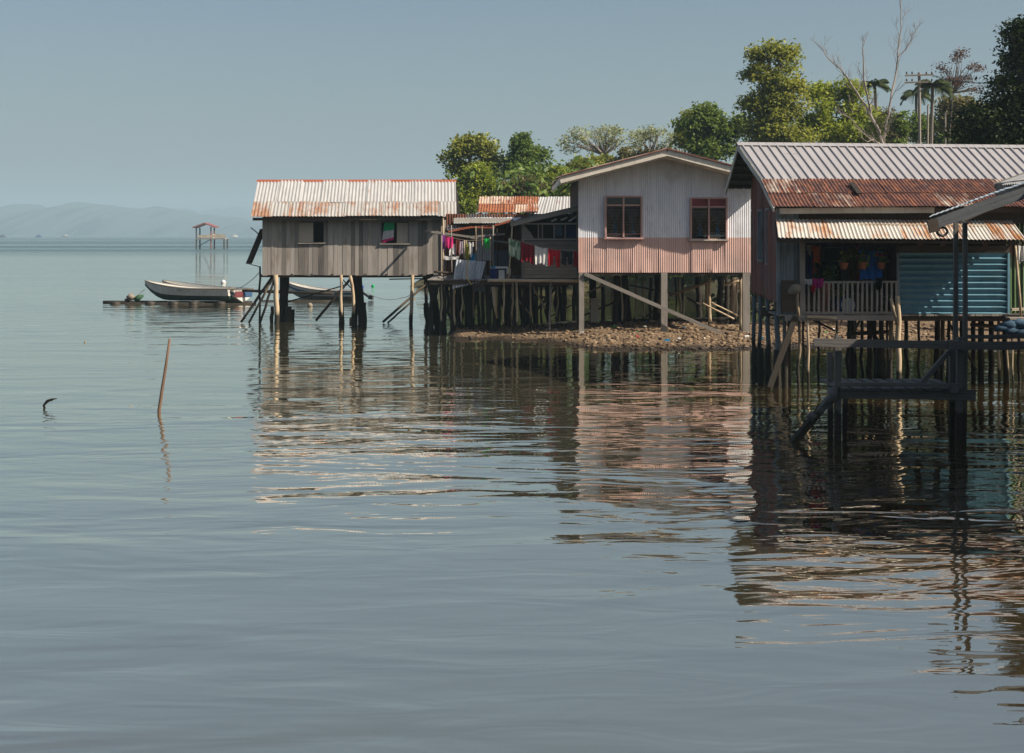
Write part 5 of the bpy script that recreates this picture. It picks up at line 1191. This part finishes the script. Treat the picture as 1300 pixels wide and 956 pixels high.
pot(1119, 334, 29.9, 'hanging potted plant with pink flower at the right edge of the blue sheet', True)
cloth('sheet', 'c_royal', W(1090, 316, 30.1), W(1121, 317, 30.1), .64, 'large royal blue sheet hanging in the porch', 'sheet', None, 'towel', .03, 3, .02)
m = MB(); m.tube([W(1020, 314, 30.05), W(1140, 315, 30.15)], .006, 4); m.build('washing_line', M['rope'], label='washing line strung inside the porch above the blue sheet', cat='washing line')
for n_, mt, p0, p1, y, dr, dd, sh, lab in (('shirt', 'c_navy', 1022.5, 1032, 318, .55, 29.95, 'towel', 'navy cloth hanging beside the porch post'), ('scarf', 'c_white', 1025, 1029.5, 311, .22, 29.9, 'towel', 'small pale cloth at the top of the porch post'),
        ('shirt', 'c_orange', 1030, 1041, 312, .62, 29.98, 'towel', 'orange garment hanging at the left of the porch'), ('shirt', 'c_black', 1034, 1048, 333, .36, 29.92, 'shirt', 'black patterned top in front of the orange garment'),
        ('towel', 'c_dkgreen', 1046, 1060, 336, .36, 30.2, 'towel', 'dark green cloth in the back of the porch'), ('towel', 'c_black', 1111.5, 1120, 352.5, .24, 29.5, 'towel', 'black cloth hung over the balcony railing below the pink flower'),
        ('towel', 'c_white', 1021.5, 1031, 354, .12, 29.48, 'towel', 'white and blue rag over the left end of the railing'), ('towel', 'c_magenta', 1031, 1046, 353, .20, 29.5, 'towel', 'dark magenta cloth over the railing'),
        ('towel', 'c_redc', 1030, 1035, 362, .16, 29.47, 'towel', 'small red cloth hanging off the left part of the railing')):
    cloth(n_, mt, W(p0, y, dd), W(p1, y, dd), dr, lab, 'clothes', 'washing in the porch of the blue walled house', sh, .035, 2, .1)
root = thing('drum', 'white topped blue drum lying behind the balcony railing', 'drum', W(1076, 397, 29.9))
c = W(1076.5, 387.5, 29.75)
part('body', M['drumblue'], root, lambda m: m.tube([c, c + V((-.06, .5, 0))], [.175, .17], 20), smooth=False)
part('lid', M['plastic'], root, lambda m: m.tube([c + V((0, -.025, 0)), c + V((0, -.004, 0))], [.15, .155], 20))
for px, py, lab, mt, s in ((1060, 386, 'green leafy plant behind the left half of the railing', 'leaf_c', .16), (1048, 350, 'dark green plant standing on the porch behind the magenta cloth', 'leaf_b', .14), (1131, 388, 'dim plant at the right end of the balcony', 'leaf_b', .1)):
    q = W(px, py, 30.1); root = thing('porch_plant', lab, 'plant', (q.x, 30.1, W(0, 398, 30.1).z))
    v, f = leaves(np.array(q) + rng.normal(0, 1, (110, 3)) * np.array([s, .1, s]), .055); raw_mesh('foliage', v, f, M[mt], root)
    part('pot', M['terracotta'], root, lambda m: m.tube([(q.x, 30.1, W(0, 398, 30.1).z), (q.x, 30.1, q.z - s * .9)], [.09, .12], 12))
def sack():
    c = W(1009, 369, 29.35); m = MB(); m.tube([c + V((-.13, 0, -.06)), c + V((-.07, 0, -.02)), c + V((.0, -.02, .03)), c + V((.07, 0, .08)), c + V((.09, 0, .12))], [.03, .09, .12, .09, .03], 10, .25)
    m.build('sack', M['c_sack'], smooth=True, label='beige bag hooked on the porch corner beside the dark panel', cat='bag')
sack()
m = MB(); m.post(W(1014, 402, 29.3), W(1012, 371, 29.35), .035, .03, n=4); m.build('driftwood_prop', M['stilt'], smooth=True, label='short stick propping the beige bag at the porch corner', cat='stick')
cloth('towel', 'c_white', W(1291, 311, 29.0), W(1303, 312, 29.0), .32, 'white cloth hanging at the right end of the awning by the green wall', 'clothes', None, 'towel', .04, 2, .15)
def tarp():
    m = MB()
    for px, py, r in ((1275, 417, .10), (1283, 413, .13), (1293, 411, .14), (1303, 412, .15), (1289, 420, .12), (1300, 421, .13)):
        c = W(px, py, 29.2); m.tube([c + V((-.2, random.uniform(-.1, .1), -.02)), c + V((0, 0, .02)), c + V((.2, 0, -.01))], [r * .5, r * .8, r * .4], 8, .35)
    m.build('tarp_bundle', M['c_tarp'], smooth=True, label='crumpled bundle of blue grey tarpaulin at the right edge under the green wall', cat='tarp')
tarp()
m = MB(); m.post(W(1262, 428, 29.3), W(1320, 425, 29.2), .05, .05, n=5); m.build('tarp_pole', M['stilt_dark'], smooth=True, label='dark pole under the tarpaulin bundle', cat='pole')
part_c = W(1196, 291, 21.75)

# ================================================================== JETTY WITH SMALL ROOF (right foreground, in the shade)
def jetty():
    d = 22.25; k = d / F
    root = thing('jetty', 'dark grey timber jetty with railing and twin tall posts in the shaded right foreground', 'jetty', W(1140, 557, d))
    def post(px, y0, dd, w, px1=None, mt='jetty', zb=-.7):
        a = W(px, y0, dd); b = V((W(px1 or px, 0, dd).x, dd, zb)); part('post', M[mt], root, lambda m: m.bar(b, a, w * k, w * k * .9))
    post(1225, 283, 22.3, 5.4, 1222.5); post(1213.5, 283, 22.9, 5.4, 1212)
    post(1219, 428, 22.05, 8, 1216.5); post(1209, 432, 22.7, 8, 1208)
    post(1063.5, 427, 22.05, 8, 1062.5); post(1053.5, 447, 22.9, 6.5, 1054); post(1073, 490, 23.4, 6, 1072)
    part('handrail', M['jetty'], root, lambda m: m.bar(W(1033, 434.5, 21.9), W(1212, 438, 21.9), .05, .125)); part('handrail', M['jetty'], root, lambda m: m.bar(W(1205, 438.5, 21.85), W(1345, 438.5, 21.85), .05, .13))
    part('handrail', M['jetty'], root, lambda m: m.bar(W(1226, 427.5, 23.3), W(1345, 427.5, 23.3), .06, .06))
    part('deck_edge', M['jetty'], root, lambda m: m.bar(W(1064, 488, 21.85), W(1218, 489.5, 21.85), .07, .06))
    zz = W(0, 491, 22.2).z
    for q in range(9):
        x = W(1068, 0, 22.2).x + q * .215; part('plank', M['jetty'], root, lambda m: m.bar((x, 21.9, zz - .01), (x + random.uniform(-.02, .02), 23.4, zz - .01), .15, .03))
    part('deck_beam', M['jetty'], root, lambda m: m.bar(W(1066, 500.5, 22.0), W(1238, 503, 22.0), .06, .13)); part('deck_beam', M['jetty'], root, lambda m: m.bar(W(1070, 497, 23.3), W(1238, 499, 23.3), .06, .11))
    for px in (1108, 1166, 1189): part('bearer', M['jetty'], root, lambda m: m.bar(W(px, 494.5, 21.88), W(px, 494, 23.4), .10, .05))
    part('brace', M['jetty'], root, lambda m: m.bar(W(1170, 486, 22.4), W(1207, 444, 22.4), .09, .07))
    part('brace', M['jetty'], root, lambda m: m.bar(W(998, 573, 21.9), W(1057, 502, 22.1), .11, .10))
    part('post_joint', M['rope_d'], root, lambda m: m.tube([W(1051, 512, 21.98), W(1058, 503, 21.98), W(1057, 492, 21.98)], [.05, .085, .07], 8, .3), smooth=True)
    part('post_joint', M['rope_d'], root, lambda m: m.tube([W(1026, 532, 21.85), W(1033, 524, 21.85)], [.07, .06], 8, .3), smooth=True)
    part('lashing', M['rope_d'], root, lambda m: m.tube([W(1214, 444, 22.0), W(1215, 432, 22.0)], [.09, .095], 8, .25), smooth=True)
    part('bolt_block', M['jetty'], root, lambda m: m.box(W(1208, 0, 21.8).x, W(1217, 0, 21.8).x, 21.78, 21.95, W(0, 499, 21.8).z, W(0, 490, 21.8).z))
    part('spike', M['rope_d'], root, lambda m: m.tube([W(1062, 427, 22), W(1061.5, 423, 22)], .012, 5))
    # roof on the twin posts
    A, B = W(1184, 285, 21.9), W(1330, 235.5, 21.9)
    part('roof_beam', M['canopy'], root, lambda m: m.bar(A + V((.0, 0, .01)), B + V((0, 0, .01)), .05, .18))
    part('roof_beam', M['darkboard'], root, lambda m: m.bar(W(1178.5, 288, 21.84), W(1191, 285, 21.84), .06, .20), label='dark end block of the sloping roof beam')
    S0, S1 = W(1180, 277, 21.84) + V((0, 0, .0)), W(1330, 224, 21.84)
    part('roof', M['roofblue'], root, lambda m: m.roof(S0 + V((.14, .24, .045)), S1 + V((0, .24, .01)), S1, S0, .08, .004, 3, (0, 1), sag=.002))
    part('roof_beam', M['jetty'], root, lambda m: m.bar(A + V((.6, .55, .09)), B + V((0, .55, 0)), .05, .12))
M['rope_d'] = paint('dark stained concrete joint', (.13, .13, .125), (.07, .07, .07), scale=9)
jetty()
def coil():
    c = W(1196, 294, 21.98); m = MB()
    for rr, n in ((.085, 0), (.07, 1), (.078, 2)):
        m.tube([c + V((rr * math.cos(t / 16 * 6.2832), -.02 * n + .012 * math.sin(t), rr * .85 * math.sin(t / 16 * 6.2832))) for t in range(17)], .014, 6)
    m.build('rope_coil', M['wire'], smooth=True, label='small dark coil of rope hanging under the jetty roof beam', cat='rope coil')
coil()
# the boathouse the jetty leads to, mostly right of the picture: only its roof corner shows; the tall front block is added to cast shade
def boathouse():
    root = thing('boathouse', 'grey roof corner of the boathouse the jetty leads to, at the right edge', 'boathouse', (11.2, 21, -.2))
    sl = .36; x0 = W(1264, 0, 24).x; z0 = W(0, 244, 24).z + .12
    part('wall', M['greyboard'], root, lambda m: m.boards((9.0, 0, 0), (0, 1, 0), 12.3, 19.2, .9, 5.45, .2, .02, (), N=(-1, 0, 0)), label='unseen front block added to the boathouse to shade the water')
    for yy, nn in ((12.3, -1), (19.2, 1)): part('wall', M['greyboard'], root, lambda m: m.boards((0, yy, 0), (1, 0, 0), 9.0, 13.5, .9, lambda u: 5.45 + (u - 9) * .1, .2, .02, N=(0, nn, 0)))
    part('roof', M['roofgrey'], root, lambda m: m.roof((13.8, 12.0, 6.0), (13.8, 19.5, 6.0), (8.8, 19.5, 5.5), (8.8, 12.0, 5.5), .1, .013, 8, (0, 1)))  # closes the top of the added shading block
    part('wall', M['greyboard'], root, lambda m: m.boards((8.95, 0, 0), (0, 1, 0), 19.3, 23.7, .9, 4.1, .2, .02, (), N=(-1, 0, 0)))
    part('wall', M['greyboard'], root, lambda m: m.boards((0, 23.7, 0), (1, 0, 0), 8.95, 13.5, .9, lambda u: 4.1 + (u - 8.95) * sl, .2, .02, N=(0, 1, 0)))
    part('roof', M['roofgrey'], root, lambda m: m.roof((13.6, 19.3, z0 + sl * (13.6 - x0)), (13.6, 24, z0 + sl * (13.6 - x0)), (x0, 24, z0), (x0, 19.3, z0), .1, .013, 8, (0, 1)))
    part('eave_board', M['greyboard2'], root, lambda m: m.bar((x0 + .02, 19.4, z0 - .07), (x0 + .02, 24, z0 - .07), .04, .2))
    part('rake_board', M['greyboard2'], root, lambda m: m.bar((x0, 24, z0 - .07), (13.6, 24, z0 - .07 + sl * (13.6 - x0)), .04, .2))
    part('floor', M['darkboard'], root, lambda m: m.box(8.95, 13.5, 12.3, 23.7, .8, .9))
    for x in (9.1, 11.2, 13.3):
        for y in (12.5, 14.8, 17.2, 20.3, 23.5): part('stilt', M['stilt_dark'], root, lambda m: m.post((x, y, -.7), (x, y, .85), .1, .09))
boathouse()
m = MB(); q = W(1262, 455, 22.5)
# ================================================================== BOATS AND RAFT
def boat(name, label, stern, bow, beam, h, mats, group='small open boats moored on the log raft', stripe=None, engine=False, bowlift=.32):
    S, B = V(stern), V(bow); ax = (B - S); ax.z = 0; L = ax.length; ax.normalize(); sd = V((-ax.y, ax.x, 0))
    root = thing(name, label, 'boat', S.lerp(B, .5), group); n = 14
    def sect(t):
        w = beam / 2 * (1 - max(0, (t - .45) / .55) ** 2.2) ** .75 * (.86 + .14 * min(1, t * 3)); w = max(w, .015)
        z1 = S.z + h + bowlift * max(0, t - .35) ** 1.8 * 1.7; zk = S.z + (max(0, t - .72) / .28) ** 2 * (h + .1)
        rake = .0
        return w, zk, z1
    def P(t, s_, lv, inn=0):
        w, zk, z1 = sect(t); zc = zk + (z1 - zk) * .42
        c = S + ax * (t * L)
        ww = {0: 0, 1: w * .78, 2: w * 1.0}[lv] - inn * (0 if lv == 0 else min(.035, w * .8)); z = {0: zk, 1: zc, 2: z1}[lv] + inn * (.05 if lv < 2 else 0)
        return V((c.x, c.y, 0)) + sd * (s_ * ww) + V((0, 0, z))
    T_ = [i / n for i in range(n + 1)]
    def side(m, l0, l1, inn=0):
        for s_ in (-1, 1):
            rows = [[P(t, s_, l0, inn) for t in T_], [P(t, s_, l1, inn) for t in T_]]
            if (s_ < 0) == (inn == 0): rows = rows[::-1]
            m.grid(rows[::-1], [[(t, 0) for t in T_], [(t, 1) for t in T_]])
    part('topside', M[mats[0]], root, lambda m: (side(m, 1, 2), m.face([P(0, -1, 1), P(0, 1, 1), P(0, 1, 2), P(0, -1, 2)])), smooth=False)
    part('bottom', M[mats[1]], root, lambda m: (side(m, 0, 1), m.face([P(0, -1, 1), P(0, 0, 0), P(0, 1, 1)])))
    part('inside', M[mats[2]], root, lambda m: (side(m, 1, 2, 1), side(m, 0, 1, 1), m.face([P(0, 1, 1, 1), P(0, -1, 1, 1), P(0, -1, 2, 1), P(0, 1, 2, 1)])))
    part('gunwale', M['greyboard2'] if mats[0] == 'boatwhite' else M['boatwhite'], root, lambda m: (m.tube([P(t, -1, 2) for t in T_] + [P(t, 1, 2) for t in reversed(T_[:-1])], .03, 5), m.bar(P(0, -1, 2), P(0, 1, 2), .05, .05)))
    for t in (.25, .55): part('seat', M['greyboard2'], root, lambda m: m.bar(P(t, -1, 2) + V((0, 0, -.12)), P(t, 1, 2) + V((0, 0, -.12)), .2, .03))
    if stripe:
        for s_ in (-1, 1):
            def st(m):
                rows = [[], []]
                for t in T_[:-1]:
                    a, b = P(t, s_, 1), P(t, s_, 2); o = sd * (s_ * .012)
                    rows[0].append(a.lerp(b, .30) + o); rows[1].append(a.lerp(b, .62) + o)
                if s_ < 0: rows = rows[::-1]
                m.grid(rows, [[(0, 0)] * n] * 2)
            part('stripe', M[stripe], root, st)
        part('stern_panel', M[stripe], root, lambda m: m.bar(P(0, -1, 1).lerp(P(0, -1, 2), .35) - ax * .02, P(0, 0, 1).lerp(P(0, 0, 2), .35) * 1 - ax * .02, .02, .26))
        part('stern_panel', M['boatred'], root, lambda m: m.bar(P(0, 1, 1).lerp(P(0, 1, 2), .35) - ax * .02, P(0, 0, 1).lerp(P(0, 0, 2), .35) * 1 - ax * .021, .02, .26))
    if engine:
        e = P(0, 0, 2) - ax * .12
        g = part('engine', M['drumblue'], root, lambda m: m.tube([e + V((0, 0, .30)), e + V((0, 0, .22)), e + V((0, 0, .0))], [.10, .17, .13], 8))
        part('shaft', M['wire'], g, lambda m: m.bar(e + V((0, 0, .0)), e - ax * .55 + V((0, 0, -.33)), .09, .09)); part('propeller_guard', M['wire'], g, lambda m: m.bar(e - ax * .5 + V((0, 0, -.3)), e - ax * .72 + V((0, 0, -.32)), .14, .2))
    return root
s0 = W(294, 382, 65.8); b0 = W(184, 382, 66.6)
boat('open_boat', 'pale boat with dark green bottom and raised bow, in front on the log raft', s0, b0, 1.15, .58, ('boatwhite', 'boatbottom', 'boatwhite'), bowlift=.42)
s1 = W(309, 384, 65.9); b1 = W(206, 384, 71.5)
bt2 = boat('open_boat', 'white boat with red and blue striped stern and mint green seat, behind the pale boat', s1, V((b1.x, b1.y, s1.z)), 1.25, .62, ('boatwhite', 'boatwhite', 'boatwhite'), stripe='boatblue', bowlift=.3)
part('stern_seat', M['boatgreen'], bt2, lambda m: m.bar(s1 + V((-.05, .35, .50)), s1 + V((-.3, 1.3, .54)), .9, .1))
s2 = W(455, 379, 69.5); b2 = W(363, 379, 71.5); s2.z = b2.z = -.02
boat('open_boat', 'white boat with blue stripe and outboard engine, seen beneath the grey wooden house', s2, b2, 1.1, .46, ('boatwhite', 'boatwhite', 'boatwhite'), stripe='boatblue', engine=True, bowlift=.5)
def raft():
    root = thing('log_raft', 'floating raft of dark logs carrying the moored boats', 'raft', W(225, 386, 66))
    for i, (a, ya, b, yb, dd, r) in enumerate(((131, 382, 212, 383.5, 66.5, .11), (145, 385, 260, 385.5, 65.4, .12), (150, 381.5, 205, 381, 67.4, .10), (185, 386, 325, 384.5, 65.0, .10), (205, 383, 320, 382, 67, .11), (330, 383, 420, 382, 68, .1))):
        p, q = W(a, ya, dd), W(b, yb, dd); p.z = q.z = random.uniform(-.03, .02); r *= .8; part('log', M['stilt_dark'] if i % 2 else M['stilt'], root, lambda m: m.post(p, q, r, r, n=7, wob=.05), smooth=True)
    for px in (148, 192, 222, 247, 281):
        c = W(px, 384, 65.2); part('float', M['dark'], root, lambda m: m.tube([(c.x - .2, 65.0, .0), (c.x - .0, 64.95, .02), (c.x + .2, 65.05, .0)], [.10, .14 + .004 * (px % 7), .11], 9, .2), smooth=True)
    part('crosspiece', M['stilt_pale'], root, lambda m: m.post(W(160, 381, 66), W(178, 377, 67.5), .07))
raft()
root = thing('pole', 'long dark pole lying across the raft behind the stilts of the grey house', 'pole', W(360, 372, 66)); part('shaft', M['stilt_dark'], root, lambda m: m.post(W(300, 368.5, 66), W(423, 373, 64.5), .07, .07, n=8, wob=.03), smooth=True)
m = MB(); m.tube([W(162, 380, 66) + V((0, 0, .05)), W(166, 378.5, 66) + V((0, 0, .1)), W(169, 380, 66) + V((0, 0, .03))], [.12, .18, .12], 8, .3); m.build('net_bundle', M['c_sack'], smooth=True, label='tan bundle lying on the left part of the log raft', cat='bundle')
m = MB(); m.tube([W(171, 381, 66), W(176, 378, 66), W(182, 375, 66)], [.1, .13, .06], 8, .3); m.build('net_bundle', M['c_dkgreen'], smooth=True, label='dark bundle with a raised tip at the middle of the log raft', cat='bundle')
for a, b, sg, lab in ((W(287, 367, 66), W(331, 344, 51.5), .25, 'thin mooring rope from the boats up to the grey house'), (W(184, 367, 66.6), W(158, 381, 66), .1, 'thin rope from the pale boat bow down to the raft'), (W(466, 372, 69.5), W(553, 356, 53), .5, 'thin rope from the outboard engine to the deck stilts')):
    m = MB(); m.tube([a.lerp(b, t / 8) + V((0, 0, -sg * 4 * (t / 8) * (1 - t / 8))) for t in range(9)], .013, 4); m.build('mooring_rope', M['rope'], label=lab, cat='rope')
for px, py, dd, r, mt, lab in ((283.5, 359.5, 93, .16, 'plastic', 'white float on the water behind the moored boats'), (393.5, 389, 63, .12, 'c_sack', 'pale float between the stilts of the grey house'), (473.5, 364, 87, .10, 'c_mint', 'tiny green float right of the outboard engine'), (108, 435, 42, .035, 'c_sack', 'tiny floating scrap left of the leaning stick')):
    c = W(px, py, dd); m = MB(); m.tube([(c.x, dd, -r * .5), (c.x, dd, -r * .1), (c.x, dd, r * .6), (c.x, dd, r * 1.1), (c.x, dd, r * 1.4)], [r * .5, r * .9, r * 1.0, r * .7, r * .2], 10); m.build('float', M[mt], smooth=True, label=lab, cat='float')
# leaning stick and drift twig
m = MB(); m.tube([W(202.5, 540, 25.6), W(202, 521, 25.6), W(206, 494, 25.65), W(211, 462, 25.7), W(215.5, 430, 25.75)], [.031, .031, .029, .026, .023], 8, .12)
m.build('leaning_stick', M['stickm'] if 'stickm' in M else wood('bare stick', (.08, .05, .035), (.20, .125, .08), vary=.4), smooth=True, label='bare brown stick leaning up out of the calm water on the left', cat='stick')
m = MB(); m.tube([W(57.5, 520, 26.2), W(55.5, 514.5, 26.2), W(60, 509.5, 26.1), W(66, 507, 26.1), W(72, 506, 26.0)], [.02, .022, .028, .02, .008], 7, .25); m.tube([W(62, 508.5, 26.1), W(67, 509, 26.15)], [.016, .006], 6)
m.build('drift_twig', M['stilt_dark'], smooth=True, label='small crooked twig poking out of the water at far left', cat='twig')
# far fishing hut and boats
def hut():
    d = 318; root = thing('fishing_hut', 'distant red roofed fishing platform standing in the open water', 'hut', W(268, 315, d))
    a, b, c = W(247.5, 289, d), W(275.5, 288.5, d), W(262, 283.5, d)
    for y0, y1 in ((a, c), (c, b)):
        part('roof', M['roofredf'], root, lambda m: m.bar(y0, y1, 5, .25, up=(0, 0, 1)))
    for px, y0 in ((251.5, 289), (270, 288), (286.5, 303)):
        for q in (0, 3.6): part('post', M['darkboard'] if px != 270 else M['red'], root, lambda m: m.bar(W(px, y0, d) + V((0, q - 1.8, 0)), V((W(px, 0, d).x, d + q - 1.8, -.5)), .28, .28))
    part('deck', M['greyboard2'], root, lambda m: m.bar(W(251, 303, d), W(287, 303, d), 4.2, .3)); part('rail', M['stilt_pale'], root, lambda m: m.bar(W(270, 297.5, d - 2), W(286, 297.5, d - 2), .1, .14))
    part('railing', M['stilt_pale'], root, lambda m: m.bar(W(252, 300, d - 2), W(286, 300, d - 2), .06, .5)); part('hut_box', M['plywood'], root, lambda m: m.bar(W(267.5, 300, d), W(271.5, 300, d), 2, .9))
    part('brace', M['darkboard'], root, lambda m: m.bar(W(252, 313, d), W(267, 304, d), .15, .15))
M['roofredf'] = paint('faded red hut roof', (.28, .10, .10))
hut()
for px, wv, dd, mt, lab, hh in ((3, 8, 1500, 'dark', 'dark distant boat at the left edge of the horizon', 2), (49, 8, 1500, 'drumblue', 'distant blue boat, second from the left on the horizon', 2.2), (83, 9, 1600, 'greyboard2', 'distant grey boat, third from the left on the horizon', 2.4), (298, 8, 1500, 'cream', 'distant pale boat right of the red roofed platform', 2.6)):
    k = dd / F; x = (px - 650) * k; w = wv * k / 2; root = thing('distant_boat', lab, 'boat', (x, dd, 0), 'boats far out on the bay')
    part('hull', M[mt], root, lambda m: m.tube([(x - w, dd, 1.5), (x - w * .8, dd, .9), (x, dd, .8), (x + w * .8, dd, .9), (x + w, dd, 1.4)], [.3, 1.0, 1.2, 1.0, .4], 8), smooth=True)
    part('cabin', M['plastic'] if px > 90 or px == 83 else M[mt], root, lambda m: m.bar((x - w * .3, dd, 2.2), (x + w * .4, dd, 2.2), 1.6, hh * .6))
